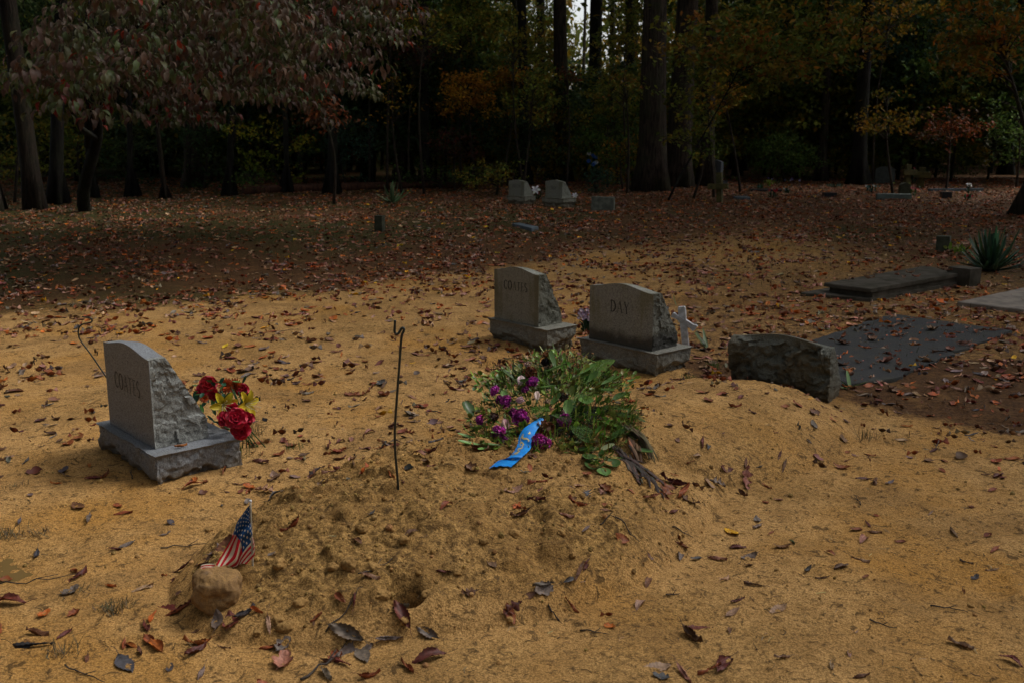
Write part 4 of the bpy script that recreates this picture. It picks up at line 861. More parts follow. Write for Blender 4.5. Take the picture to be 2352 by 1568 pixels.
# thin stems with little dry cups
def cupstem(p0, az, el, L, cupc):
    q = wr; d = tilt(az, el)[:, 0]; s = np.cross(d, [0, 0, 1]); pts = [p0 + d * L * t + s * .1 * L * t * t * q.normal() - np.array([0, 0, .25 * L * t * t]) for t in (0, .3, .6, .85, 1)]
    mb = MB(); mb.add(*tube(pts, np.linspace(.0016, .0010, 5), 5), c=jit((.10, .14, .03), .2, q)); e = pts[-1]; n = pts[-1] - pts[-2]; n /= np.linalg.norm(n); R = axisR(n)
    for k in range(8): V, Fs = petal_V(.0085, .0028, .4, .5, 3, 2); mb.add(place(V, R @ tilt(k * .785, .55), e), Fs, jit(cupc, .25, q))
    V, Fs = blob(.0036, .0036, .003, 1, 0, 6); mb.add(V + e, Fs, (.035, .018, .01))
    if q.random() < .6:
        e2 = pts[2] + tilt(az + q.normal() * .7, el + .3)[:, 0] * L * .25; mb.add(*tube([pts[2], e2], .001, 4), c=(.09, .12, .03)); V, Fs = blob(.004, .004, .004, 1, .2, 5); mb.add(V + e2, Fs, np.array(cupc) * .7)
    mb.obj('flower_stem', MAT['brittle'], r)
for k in range(96):
    a = [(830, 240), (1000, 200), (1150, 220), (1280, 260), (580, 330), (480, 420), (620, 480), (1560, 380), (1600, 420), (1600, 640), (1700, 700), (1800, 680), (1830, 950), (1750, 780), (400, 780), (900, 300), (1200, 400), (1100, 360), (640, 640), (1400, 720), (1300, 860), (1100, 980), (760, 760)][k % 23]
    p = wp(a[0] + wr.normal() * 45, a[1] + wr.normal() * 35, .0); d = outward(p); up = a[1] < 450
    cupstem(p, math.atan2(d[1], d[0]) + wr.normal() * .5, (1.0 if up else .45) + wr.normal() * .3, wr.uniform(.07, .13) if up else wr.uniform(.05, .10), [(.32, .14, .035), (.24, .12, .04), (.14, .065, .025)][k % 3])
# brown dead palm-like fronds hanging at the right
def palm(x, y, L, az, el, seed, n=11, spread=.8, col=(.045, .028, .018)):
    q = np.random.default_rng(seed); mb = MB(); p0 = wp(x, y, .012) + wo
    t = np.linspace(0, 1, 14)
    def drape(p, d, L_, w, c):
        pts = []; cur = p.copy(); dirn = d.copy()
        for _ in t:
            gz = h1(cur[0], cur[1]) + .006; cur[2] = max(cur[2], gz + .004 * q.random()); pts.append(cur.copy()); cur = cur + dirn * L_ / 13; dirn[2] -= .10; dirn /= np.linalg.norm(dirn)
        pts = np.array(pts); T = np.gradient(pts, axis=0); T /= np.linalg.norm(T, axis=1)[:, None]; s = np.cross(T, [0, 0, 1.]); s /= np.linalg.norm(s, axis=1)[:, None]; ww = (w * np.sin(pi * np.clip(t * .92 + .06, 0, 1)) ** .7)[:, None]
        V = np.stack([pts - s * ww, pts + [0, 0, w * .5], pts + s * ww], 1).reshape(-1, 3) - wo; mb.add(V, grid(13, 2), jit(c, .35, q))
    d0 = tilt(az, el)[:, 0]
    for k in range(n):
        f = k / (n - 1) - .5; p = p0 + d0 * L * (.12 + .5 * q.random()) + np.cross(d0, [0, 0, 1]) * f * .05; drape(p, tilt(az + f * spread, el + .1 * q.normal())[:, 0], L * q.uniform(.45, .75), q.uniform(.005, .009), col)
    drape(p0, d0.copy(), L, .004, col); mb.obj('dead_palm_leaf', MAT['brittle'], r)
palm(1560, 930, .50, radians(-66), -.2, 1, 20, .8, (.035, .022, .015)); palm(1620, 980, .42, radians(-76), -.25, 2, 10, .5, (.06, .04, .03)); palm(1660, 740, .30, radians(-62), -.1, 3, 14, .5, (.07, .05, .02)); palm(1780, 900, .20, radians(-80), -.2, 4, 8, .4, (.10, .045, .018))
# blue ribbon with gold script
Lf = [(905, 735), (800, 800), (735, 850), (690, 925), (665, 1030), (590, 1130), (480, 1172), (382, 1250)]; Rt = [(945, 765), (870, 860), (838, 925), (812, 985), (805, 1050), (735, 1120), (665, 1185), (598, 1238)]
lf = [.090, .105, .105, .090, .070, .058, .045, .038]
A_ = np.array([wp(*p, l) for p, l in zip(Lf, lf)]); B_ = np.array([wp(*p, l) for p, l in zip(Rt, lf)])
def rib(s, t, off=0):
    s = np.asarray(s, float) * 7; t = np.asarray(t, float); a = catmull(s, range(8), A_); b = catmull(s, range(8), B_); e = .05
    da = catmull(np.clip(s + e, 0, 7), range(8), (A_ + B_) / 2) - catmull(np.clip(s - e, 0, 7), range(8), (A_ + B_) / 2); n = np.cross(b - a, da); n /= np.linalg.norm(n, axis=1)[:, None] + 1e-9; n *= np.sign(n[:, 2:3] + 1e-9)
    return a * (1 - t[:, None]) + b * t[:, None] + n * (off + .006 * np.sin(t * pi)[:, None])
sg, tg = np.meshgrid(np.linspace(0, 1, 71), np.linspace(0, 1, 13), indexing='ij'); mb = MB(); sg = np.where(sg > .985, sg - .02 * np.abs(np.sin(tg * 9)), sg); mb.add(rib(sg.ravel(), tg.ravel()), grid(70, 12))
mr, nt, out = M('blue_satin_material'); n1 = noise(nt, nd(nt, 'TexCoord').outputs['Object'], 18, 3); bsdf(nt, out, mix(nt, ramp(nt, n1, .3, .7), (.012, .27, .72), (.008, .17, .55)), .38, n1, .15, .004, .4)
ribbon = mb.obj('ribbon', mr, r)
def scr(pts, w0=.07, w1=.13, n=40):
    pts = np.array(pts, float); t = np.linspace(0, len(pts) - 1, n); p = catmull(t, range(len(pts)), pts); d = np.gradient(p, axis=0); d /= np.linalg.norm(d, axis=1)[:, None] + 1e-9; nn = np.stack([-d[:, 1], d[:, 0]], -1); w = w0 + w1 * np.clip(-d[:, 1], 0, 1); return p, nn, w
# script drawn in text space: x along the ribbon (downwards), y across; letters L o v e
TXT = [[(.50, .95), (.30, 1.05), (.22, .80), (.38, .45), (.30, .12), (.02, .02), (-.05, .16), (.15, .20), (.42, .02), (.72, .04), (.80, .20)], [(1.05, .45), (.88, .30), (.92, .05), (1.12, .02), (1.22, .25), (1.08, .46), (1.12, .34), (1.34, .44)],
       [(1.40, .46), (1.50, .25), (1.52, .02), (1.68, .15), (1.76, .45), (1.84, .40)], [(1.92, .24), (2.10, .28), (2.14, .44), (1.98, .44), (1.90, .20), (2.04, .02), (2.24, .12)]]
HEART = [(0, .25), (.12, .42), (.30, .34), (.26, .12), (0, -.12), (-.26, .12), (-.30, .34), (-.12, .42), (0, .25)]
mb = MB(); s0, sc_, t0, ts = .38, .155, .24, .60; kk = 0
for st in TXT:
    p, nn, w = scr(st)
    for sgn in (1,):
        a = p + nn * w[:, None] * .5; b = p - nn * w[:, None] * .5; mpx = lambda c: rib(np.clip(s0 + c[:, 0] * sc_, 0, 1), np.clip(.22 + c[:, 1] * .60, 0, 1), .0012 + .0002 * kk); V = np.vstack([mpx(a), mpx(b)]); n = len(a); i = np.arange(n - 1); mb.add(V, np.stack([i, i + 1, n + i + 1, n + i], 1)); kk += 1
for cx_ in (-.50, 2.62):
    h_ = np.array(HEART) * .55; h_ = np.stack([h_[:, 0] * 1.0, h_[:, 1]], -1) + [cx_, .25]; c_ = np.array([[cx_, .32]]); V = rib(np.clip(s0 + np.vstack([h_[:-1], c_])[:, 0] * sc_, 0, 1), np.clip(t0 + .62 - np.vstack([h_[:-1], c_])[:, 1] * ts, 0, 1), .002); i = np.arange(8); mb.add(V, np.stack([i, (i + 1) % 8, np.full(8, 8)], 1))
mg, nt, out = M('gold_foil_material'); b = nd(nt, 'BsdfPrincipled', Roughness=.35, Metallic=.5); b.inputs['Base Color'].default_value = (.75, .60, .28, 1); nt.links.new(b.outputs[0], out.inputs[0])
mb.obj('lettering', mg, ribbon)
# ================================================================== FALLEN LEAVES
LC = {'russet': (.25, .066, .020), 'orange': (.42, .11, .018), 'tan': (.34, .20, .12), 'grey': (.17, .130, .105), 'brown': (.145, .066, .030), 'maroon': (.125, .030, .020), 'slate': (.085, .078, .078), 'yellow': (.80, .42, .02), 'green': (.08, .13, .03), 'black': (.022, .020, .020), 'pinkish': (.30, .135, .09)}
KIND = {'beech': [leafmesh('beech', s, 16, 6, c, b) for s, c, b in ((1, .5, .5), (2, 1.0, .3), (3, .3, 1.1), (4, 1.5, .4), (5, .8, -.5))],
        'oak': [leafmesh('oak', s, 22, 6, c, b) for s, c, b in ((11, .4, .6), (12, .9, .9), (13, .7, -.5))],
        'narrow': [leafmesh('narrow', s, 16, 4, c, b) for s, c, b in ((21, .7, .5), (22, 1.6, .3))],
        'maple': [leafmesh('maple', s, 18, 8, c, b) for s, c, b in ((31, .4, .7), (32, .8, .9))],
        'curled': [leafmesh('beech', s, 16, 8, c, b) for s, c, b in ((41, 1.7, .8), (42, 2.1, .4), (43, 1.5, 1.5))]}
HM = {}
for k, L in KIND.items():
    HM[k] = []
    for V, Fs, c in L:
        V = V.copy(); V[:, 2] -= np.percentile(V[:, 2], 4); m = MB().add(V, Fs, c); m.F = []; m.n = 0; m.V = []; m.C = []; m.add(V, Fs, c); HM[k].append(m.mesh('fallen_leaf', MAT['fallen']))
hero = """360 1483 orange beech .105|345 1470 russet beech .08|455 1478 orange curled .09|448 1495 maroon narrow .09|800 1452 grey beech .125|820 1480 grey beech .12|832 1500 grey beech .10|890 1463 grey curled .09|985 1455 grey beech .09|925 1412 maroon beech .11|915 1395 grey beech .08|990 1508 maroon beech .11
935 1530 russet narrow .07|845 1552 russet curled .07|750 1550 grey narrow .08|1330 1308 brown curled .09|1345 1295 maroon narrow .07|1250 1350 grey maple .07|1270 1408 slate narrow .07|1310 1390 russet narrow .07|1470 1390 tan beech .08|1490 1335 brown beech .07|1560 1277 grey beech .07|1650 1283 pinkish beech .075|1665 1332 tan narrow .08|1692 1256 maroon beech .07|1725 1277 grey beech .07
1682 1222 yellow beech .095|1740 1193 grey beech .05|1772 1222 russet curled .05|1820 1243 green curled .05|1800 1254 brown beech .07|1855 1308 slate curled .06|1890 1325 brown curled .055|1930 1300 brown beech .07|1975 1287 tan narrow .07|1905 1268 russet beech .05|2010 1222 brown beech .06|2010 1105 brown curled .12|1985 1100 maroon curled .09|2190 1223 brown curled .09|2280 1307 tan curled .06|2240 1325 slate maple .04|2220 1292 grey narrow .06|2205 1480 tan narrow .08|2325 1517 maroon beech .07|1980 1551 brown beech .055|1910 1530 tan narrow .055|1950 1498 tan beech .04
1795 1508 tan narrow .05|1665 1522 maroon beech .12|1630 1540 russet narrow .09|1515 1530 tan beech .09|1570 1545 pinkish curled .10|1520 1552 slate maple .05|1590 1462 brown curled .11|1605 1440 maroon beech .085|1678 1445 brown beech .045|1682 1405 tan beech .065|1400 1436 orange maple .045|1235 1147 maroon beech .09|1028 1160 russet beech .08|1300 1184 pinkish narrow .06|1392 1172 brown curled .07|1395 1160 russet maple .05|1568 1128 russet beech .12|1530 1128 russet oak .13|1545 1108 maroon curled .12|1580 1148 brown oak .09|1510 1118 brown maple .10
1645 1108 grey oak .09|1712 1096 pinkish oak .13|1612 1015 maroon beech .08|1625 1025 slate beech .06|1585 1060 russet narrow .05|1665 1075 maroon beech .07|1712 1064 brown curled .08|1742 1072 slate narrow .06|1800 1068 brown curled .09|1790 1045 maroon curled .08|1870 946 brown maple .08|1600 1045 tan beech .05|1555 1010 brown beech .04|240 1092 russet curled .12|222 1095 maroon beech .10|417 1395 russet curled .13|395 1400 maroon beech .12|350 1415 orange curled .09|335 1440 maroon narrow .09|285 1522 slate beech .11|320 1495 brown beech .07|200 1512 brown curled .08
75 1483 black curled .12|20 1385 maroon beech .13|100 1408 orange maple .05|170 1408 russet maple .05|160 1357 grey maple .07|180 1325 maroon narrow .11|170 1310 russet curled .08|205 1068 orange beech .055|130 962 brown curled .08|60 1060 slate narrow .07|285 1478 russet narrow .06|330 1350 tan curled .08|255 1345 orange narrow .05|670 1022 russet beech .08|652 1012 maroon maple .06|600 1060 pinkish beech .10|640 1042 russet beech .07|700 1042 brown beech .07|775 1035 russet maple .08|790 1030 orange beech .06|612 1128 tan oak .11|1083 1075 brown maple .07|1040 893 maroon curled .09|1095 832 pinkish beech .09|901 1092 orange curled .06|925 1105 maroon curled .05|270 1160 russet maple .05|205 1192 grey narrow .09|180 1162 brown beech .10|45 1195 slate beech .06|85 1275 slate curled .08|265 1260 maroon curled .06|290 1250 grey beech .07|420 1300 maroon curled .10|440 1115 russet beech .10|545 1028 orange beech .045|495 1270 grey curled .08|520 1250 brown beech .10|470 1290 brown maple .08|650 1480 grey maple .06|620 1485 russet beech .07|530 1430 maroon beech .09|500 1425 grey beech .07|560 1410 slate curled .08|590 1400 orange narrow .06|780 1370 russet beech .06|815 1380 maroon narrow .06|1018 1310 maroon beech .05|1130 1290 brown beech .06|1245 1340 grey beech .08|1215 1365 brown beech .05|155 1018 russet beech .08|420 880 russet oak .09|460 860 brown maple .09|300 1480 orange beech .05|0 1442 russet curled .08|1305 1330 slate beech .05""".replace('\n', '|').split('|')
LM = [('nearest headstone', -1.7, 4.6), ('flag stone', sp[0], sp[1]), ('wire hook', -.52, 4.2), ('flower spray', .2, 4.66), ('mound hole', -.40, 3.43), ('puddle', -1.98, 3.52), ('red bouquet', -1.3, 4.8), ('DAY headstone', .9, 6.7), ('middle COATES headstone', .1, 7.5), ('rough marker', 1.65, 6.0), ('black ledger', 3.1, 7.4), ('burial vault', 4.0, 10.3),
      ('bottom left corner', -1.5, 2.75), ('bottom right corner', 1.5, 2.75), ('bottom edge midpoint', 0, 2.7), ('yellow leaf', P(1680, 1222)[0], P(1680, 1222)[1]), ('blue ribbon end', P(1150, 1070, .15)[0], P(1150, 1070, .15)[1]), ('right frame edge', 2.4, 4.6), ('left frame edge', -2.6, 5.0), ('bent hook', -2.1, 5.5)]
leafrec = []
bpos = []
def obstruct(x, y):
    for r_ in OB:
        c, s = r_[4], r_[5]; dx, dy = x - r_[0], y - r_[1]; a = dx * c + dy * s; b = -dx * s + dy * c
        if abs(a) < r_[2] and abs(b) < r_[3]: return True
    return False
cb, sb = cos(YAW), sin(YAW)
OB = [(-1.74, 4.78, .40, .26, cb, sb), (.14, 7.6, .37, .2, cb, sb), (.87, 6.87, .40, .24, cb, sb), (1.72, 6.13, .36, .14, cos(radians(-36)), sin(radians(-36))), (.2, 22.9, .4, .3, 1, 0), (1.0, 22.3, .45, .35, 1, 0)]
def inwreath(x, y): return ((x - WC[0]) / WRX) ** 2 + ((y - WC[1]) / WRY) ** 2 < .95
for hline in hero:
    a = hline.split()
    if len(a) < 5: continue
    p = hit(float(a[0]), float(a[1]), .004); leafrec.append((p[0], p[1], a[2], a[3], float(a[4]) * 1.0))
NH = len(leafrec); names = list(LC); q = np.random.default_rng(99)
# random scatter, denser towards and beyond the edge of the sand
cand_n = 120000; cx_ = q.uniform(-1, 1, cand_n); cy_ = 2.5 + (q.random(cand_n) ** .62) * 34; xx = cx_ * (cy_ * .60 + 1.2) + .2; yy = cy_
sdv = sand_sd(xx, yy); w1 = 1.2 * fbm2(xx * .6, yy * .6, 3, 81); clus = sstep(-.02, .22, fbm2(xx * 1.5, yy * 1.5, 3, 83))
dens = np.where(sdv < 0, 42 * (.16 + 1.5 * clus) * (1 + 2.6 * sstep(4.2, 7, yy)), 0) + 150 * sstep(-3.4, .8, sdv + w1) * (.34 + 1.0 * clus)
dens = np.where((yy < 4.6) & (xx > .5), dens * .5, dens); dens = np.where((xx > 1.3) & (sdv > 0) & (yy < 10), dens * 2.2, dens); dens = dens + 90 * np.exp(-(((xx + 1.0) / .3) ** 2 + ((yy - 4.75) / .22) ** 2)) + 60 * np.exp(-(((xx + .55) / .3) ** 2 + ((yy - 4.95) / .12) ** 2)) + 70 * np.exp(-(((xx + 1.25) / .35) ** 2 + ((yy - 2.95) / .18) ** 2)) + 60 * np.exp(-(((xx - .75) / .2) ** 2 + ((yy - 4.2) / .2) ** 2)) + 40 * np.exp(-(((xx + .1) / .9) ** 2 + ((yy - 6.6) / .35) ** 2)); dens = np.where((xx < -3) & (yy > 9), dens * .8, dens)
area = (cy_ * .60 + 1.2) * 2; pdf = cand_n / 34 * (1 / .62) * np.maximum((yy - 2.5) / 34, 1e-3) ** (1 / .62 - 1) / area   # candidates per m2
keep = q.random(cand_n) < dens / pdf
xx, yy = xx[keep], yy[keep]
hx = np.array([l[0] for l in leafrec]); hy = np.array([l[1] for l in leafrec])
tmp = []
ckeys = ['russet', 'brown', 'tan', 'grey', 'maroon', 'orange', 'pinkish', 'slate', 'yellow', 'black']; cpn = np.array([.25, .21, .10, .13, .13, .06, .06, .04, .004, .016]); cpf = np.array([.20, .20, .20, .09, .08, .09, .14, .01, .01, .0])
for x, y in zip(xx, yy):
    if obstruct(x, y) or inwreath(x, y): continue
    if y < 6 and np.min((hx - x) ** 2 + (hy - y) ** 2) < .0045: continue
    pr_ = cpn if y < 6 else cpf; c = ckeys[q.choice(10, p=pr_ / pr_.sum())]; kd = ['beech', 'oak', 'narrow', 'maple', 'curled'][q.choice(5, p=[.34, .12, .16, .12, .26])]
    tmp.append((x, y, c, kd, (q.uniform(.03, .085) if y < 6 else q.uniform(.045, .105))))
tmp.sort(key=lambda l: -(l[4] / math.hypot(l[0], l[1])))
def inview(l):
    c, s = cos(PITCH), sin(PITCH); y, z = l[1], -CAMH; f_ = y * c - z * s; up = y * s + z * c
    return abs(l[0] / f_ * F) < CX + 10 and abs(up / f_ * F) < CY + 10
vis = [l for l in tmp if inview(l)]; ind = vis[:300 - NH]; iset = set(id(l) for l in ind); rest = [l for l in tmp if id(l) not in iset]
KW = {'beech': 'oval', 'oak': 'lobed', 'narrow': 'narrow', 'maple': 'broad', 'curled': 'curled'}
ORD = ['nearest', 'second nearest', 'third nearest', 'fourth nearest', 'fifth nearest', 'sixth nearest', 'seventh nearest', 'eighth nearest', 'ninth nearest', 'tenth nearest', 'eleventh nearest', 'twelfth nearest', 'thirteenth nearest', 'fourteenth nearest', 'fifteenth nearest', 'sixteenth nearest']
inds = leafrec + ind; buckets = {}
for i, l in enumerate(inds):
    dd_ = [math.hypot(l[0] - m[1], l[1] - m[2]) for m in LM]; j = int(np.argmin(dd_)); buckets.setdefault((l[2], KW[l[3]], j), []).append((dd_[j], i))
lab = {}
for (c, kw, j), L in buckets.items():
    L.sort()
    for n_, (_, i) in enumerate(L):
        lab[i] = f"{c} {kw} fallen leaf" + (f", only one beside the {LM[j][0]}" if len(L) == 1 else f", {ORD[min(n_, 15)]} such to the {LM[j][0]}")
from mathutils import Matrix, Vector
for i, l in enumerate(inds):
    x, y, c, kd, sz = l; me = HM[kd][q.integers(len(HM[kd]))]; o = bpy.data.objects.new('fallen_leaf', me); COL.objects.link(o)
    n = Vector(normal_at(x, y)).normalized(); n = (n + Vector((q.normal() * .10, q.normal() * .10, 0))).normalized(); az = q.uniform(0, 6.28)
    d = Vector((cos(az), sin(az), 0)); d = (d - n * d.dot(n)).normalized(); yv = n.cross(d); s = sz
    fl = 1 if q.random() < .7 or kd == 'curled' else 1
    o.matrix_world = Matrix(((d.x * s, yv.x * s, n.x * s, x), (d.y * s, yv.y * s, n.y * s, y), (d.z * s, yv.z * s, n.z * s, h1(x, y) + .001), (0, 0, 0, 1)))
    cc = jit(LC[c], .14, q); o.color = (*cc, 1); tag(o, lab[i], 'leaf', 'leaves fallen on the sand')
LOW = {k: leafmesh(k2, s, 6, 2, cu, be, 0) for k, k2, s, cu, be in (('beech', 'beech', 51, .6, .7), ('oak', 'oak', 52, .5, .8), ('narrow', 'narrow', 53, .8, .6), ('maple', 'maple', 54, .5, .9), ('curled', 'beech', 55, 1.9, .8))}
def litter(name, recs, label, tiltk=.16, extra=0):
    mb = MB()
    for kd in LOW:
        L = [l for l in recs if l[3] == kd]
        if not L: continue
        pos = np.array([(l[0], l[1], 0) for l in L]); pos[:, 2] = height(pos[:, 0], pos[:, 1]) + .002 + extra; n = len(L); az = q.uniform(0, 6.28, n); e = .03
        nn = np.stack([-(height(pos[:, 0] + e, pos[:, 1]) - height(pos[:, 0] - e, pos[:, 1])) / .06, -(height(pos[:, 0], pos[:, 1] + e) - height(pos[:, 0], pos[:, 1] - e)) / .06, np.ones(n)], -1); nn[:, :2] += q.normal(0, tiltk, (n, 2))
        R = frame(np.stack([np.cos(az), np.sin(az), -(nn[:, 0] * np.cos(az) + nn[:, 1] * np.sin(az))], -1), nn)
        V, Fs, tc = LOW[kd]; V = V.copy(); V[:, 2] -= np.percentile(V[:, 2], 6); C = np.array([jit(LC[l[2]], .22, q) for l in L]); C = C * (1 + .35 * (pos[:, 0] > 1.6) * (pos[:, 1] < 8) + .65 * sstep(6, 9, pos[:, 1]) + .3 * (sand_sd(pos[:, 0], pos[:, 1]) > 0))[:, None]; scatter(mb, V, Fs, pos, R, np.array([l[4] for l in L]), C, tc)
    return tag(mb.obj(name, MAT['fallen']), label, 'leaf litter', kind='stuff')
litter('leaf_litter', rest, 'carpet of small brown fallen leaves beyond and on the sand')
print('leaves', len(inds), len(rest))
# leaves lying on the slabs: things of their own
sl = [(x, y) for x, y in ((1290, 1025), (990, 1145), (760, 1165), (750, 1225), (1250, 1158), (1370, 1230), (950, 1262), (1540, 1105), (1850, 1090), (1930, 1125), (1600, 1300), (1700, 1280), (1460, 1345), (1000, 1430), (880, 1390), (1140, 1380), (1250, 1410), (740, 1410), (1810, 1240), (1010, 1190), (800, 1480), (1250, 1060), (2120, 1110))]
for k, (x, y) in enumerate(sl):
    p = P(*(((1850 + x / 3.618) * .9408), (500 + y / 3.618) * .9408), .024); kd = ['oak', 'beech', 'curled', 'maple'][k % 4]; cn = ['tan', 'pinkish', 'russet', 'brown', 'pinkish', 'tan', 'orange'][k % 7]
    o = bpy.data.objects.new('fallen_leaf', HM[kd][k % len(HM[kd])]); COL.objects.link(o); o.location = p; s = q.uniform(.07, .13); o.scale = (s, s, s); o.rotation_euler = (q.normal() * .1, q.normal() * .1, q.uniform(0, 6.3)); o.color = (*jit(LC[cn], .1, q), 1)
    tag(o, f"{cn} {KW[kd]} leaf lying on the black ledger slab, {['', 'second', 'third', 'fourth', 'fifth', 'sixth', 'seventh', 'eighth', 'ninth', 'tenth', 'eleventh', 'twelfth', 'thirteenth', 'fourteenth', 'fifteenth', 'sixteenth', 'seventeenth', 'eighteenth', 'nineteenth', 'twentieth', 'next to last', 'last', 'rightmost'][k] or 'first'} counted in no row".replace(' counted in no row', ''), 'leaf', 'leaves on the black ledger slab')
lv = [c for c in COL.objects if c.get('group') == 'leaves on the black ledger slab']; lv.sort(key=lambda o: o.location.x / o.location.y); ORDN = ['leftmost', 'second', 'third', 'fourth', 'fifth', 'sixth', 'seventh', 'eighth', 'ninth', 'tenth', 'eleventh', 'twelfth', 'thirteenth', 'fourteenth', 'fifteenth', 'sixteenth', 'seventeenth', 'eighteenth', 'nineteenth', 'twentieth', 'twenty-first', 'twenty-second', 'rightmost']
for k, o in enumerate(lv): o['label'] = ' '.join(o['label'].split(',')[0].split()[:9]) + f", {ORDN[k]} of them" + (' from the left' if 0 < k < 22 else '')
vv = [(1230, 620), (1290, 640), (1350, 605), (1400, 635), (820, 665), (975, 650), (1500, 545), (1690, 582), (1640, 575)]
for k, (x, y) in enumerate(vv):
    p = P(*(((1850 + x / 3.618) * .9408), (500 + y / 3.618) * .9408), .178); kd = ['oak', 'beech', 'curled'][k % 3]; cn = ['russet', 'brown', 'tan'][k % 3]
    o = bpy.data.objects.new('fallen_leaf', HM[kd][k % len(HM[kd])]); COL.objects.link(o); o.location = p; s = q.uniform(.09, .13); o.scale = (s, s, s); o.rotation_euler = (0, 0, q.uniform(0, 6.3)); o.color = (*LC[cn], 1)
    tag(o, f"{cn} {KW[kd]} leaf on the burial vault lid, {['fourth from left', 'fifth from left', 'sixth from left', 'third from right', 'leftmost', 'second from left', 'rearmost', 'rightmost', 'second from right'][k]}", 'leaf', 'leaves on the burial vault')
p = P(*g1(870, 1135), .153); o = bpy.data.objects.new('fallen_leaf', HM['narrow'][0]); COL.objects.link(o); o.location = p; o.scale = (.06,) * 3; o.rotation_euler = (0, 0, .6); o.color = (.34, .11, .015, 1); tag(o, 'small orange leaf on the base ledge of the nearest headstone', 'leaf')

# ================================================================== TWIGS, STRAW, CRUMBS, TUFTS
def wiggle(L, r0, seed, n=9, am=.05):
    r_ = np.random.default_rng(seed); t = np.linspace(-.5, .5, n); return np.stack([L * t, L * am * np.cumsum(r_.normal(size=n)) * .5, .002 + np.abs(L * am * .4 * r_.normal(size=n))], -1)
tw = [(750, 1525, .22, 1.0, 'stick standing out darkest at the bottom left of centre'), (1365, 1452, .10, -.4, 'short dark twig on bare sand below the wreath'), (1970, 1150, .10, 1.5, 'thin upright-lying twig on the right sand'), (860, 1305, .13, .8, 'dark forked twig on the near mound clods'), (430, 1255, .2, .3, 'brown twig on the sand left of the little flag'), (1095, 1015, .16, .25, 'dark twig at the left end of the flower spray'), (1570, 1225, .09, .1, 'little dark twig left of the yellow leaf'), (790, 1395, .16, .9, 'bent thin root below the near mound'), (2030, 1430, .09, -.6, 'short black twig on the lower right sand'), (300, 1090, .14, 2.0, 'thin twig at the foot of the nearest headstone'), (1545, 1363, .05, .0, 'tiny straight twig on open sand'), (1440, 1215, .10, -.5, 'curved twig under the palm leaf tip'), (1400, 1190, .08, .4, 'twig by the brown leaves on the mound end'), (660, 760, .25, .6, 'thin twig on the sand far left of the upright hook'), (90, 1330, .30, .25, 'black curved stick edging the puddle'), (200, 1545, .18, -.5, 'thin root strand at the lower left corner'), (2180, 1400, .12, -.4, 'faint dark twig on the far right sand')]
wm = simple('twig_material', (.045, .032, .024), .8, 40, .5)
for k, (u, v, L, az, lb) in enumerate(tw):
    p = hit(u, v, .003); mb = MB(); pts = wiggle(L, .003, k); 
    for c in range(len(pts)):
        a = az; gx_, gy_ = p[0] + pts[c, 0] * cos(a) - pts[c, 1] * sin(a), p[1] + pts[c, 0] * sin(a) + pts[c, 1] * cos(a); pts[c] = [gx_ - p[0], gy_ - p[1], h1(gx_, gy_) - p[2] + pts[c, 2] + .002]
    rd = .0028 if k else .0045; mb.add(*tube(pts, np.linspace(rd, rd * .4, len(pts)), 6)); m5 = len(pts) // 2; mb.add(*tube([pts[m5], pts[m5] + (pts[m5 + 1] - pts[m5]) * 1.6 + [0, L * .08, .012]], rd * .5, 5)); tag(mb.obj('twig', wm, None, True, p), lb, 'twig')
mb = MB(); n = 2600; sx = q.uniform(-2.6, 2.9, n); sy = 2.6 + q.random(n) ** 1.2 * 6; ok = (sand_sd(sx, sy) < -.1) & (fbm2(sx * 1.8, sy * 1.8, 3, 91) > -.06)
for x, y in zip(sx[ok], sy[ok]):
    L = q.uniform(.008, .045); az = q.uniform(0, 6.3); z = h1(x, y) + .002; d = np.array([cos(az), sin(az), 0]) * L; k = np.array([-sin(az), cos(az), 0]) * L * q.normal() * .2
    V, Fs = tube(np.array([[x, y, z], np.array([x, y, z + .002]) + d * .5 + k, np.array([x, y, z]) + d]), q.uniform(.0006, .0014), 3, False); mb.add(V, Fs, jit((.05, .032, .018) if q.random() < .8 else (.33, .25, .14), .3, q))
tag(mb.obj('straw_debris', MAT['brittle']), 'scattered tiny dark straw and root bits on the sand', 'debris', kind='stuff')
oct_ = blob(1, 1, 1, 9, .35, 4)
mb = MB(); n = 15000; sx = q.uniform(-2.4, 2.4, n); sy = q.uniform(2.7, 6.2, n); ma = mound_a(sx, sy); pk = np.clip(ma * 2.2, 0, 1) * sstep(-.15, .2, fbm2(sx * 1.3, sy * 1.3, 2, 41) + .25 - .2 * (sy - 3.3)) + .035 + .30 * ((ma > -.0) & (ma < .12) & (ma > .001)); ok = (q.random(n) < pk * .8); sx, sy = sx[ok], sy[ok]; m = len(sx)
s_ = np.clip(q.lognormal(-5.6, .5, m), .0016, .014); po = np.stack([sx, sy, height(sx, sy) + s_ * .3], -1); C = np.array((.37, .225, .08)) * q.uniform(.5, 1.12, (m, 1)) * q.uniform(.9, 1.1, (m, 3)); scatter(mb, oct_[0], oct_[1], po, rotm(q.uniform(0, 6, m), q.uniform(0, 6, m), q.uniform(0, 6, m)), s_, C)
mcr = vcol('soil_crumb_material', .9, 0, .1, 150, .6); tag(mb.obj('soil_crumbs', mcr, None, False), 'loose crumbs of ochre soil over the near mound', 'soil', kind='stuff')
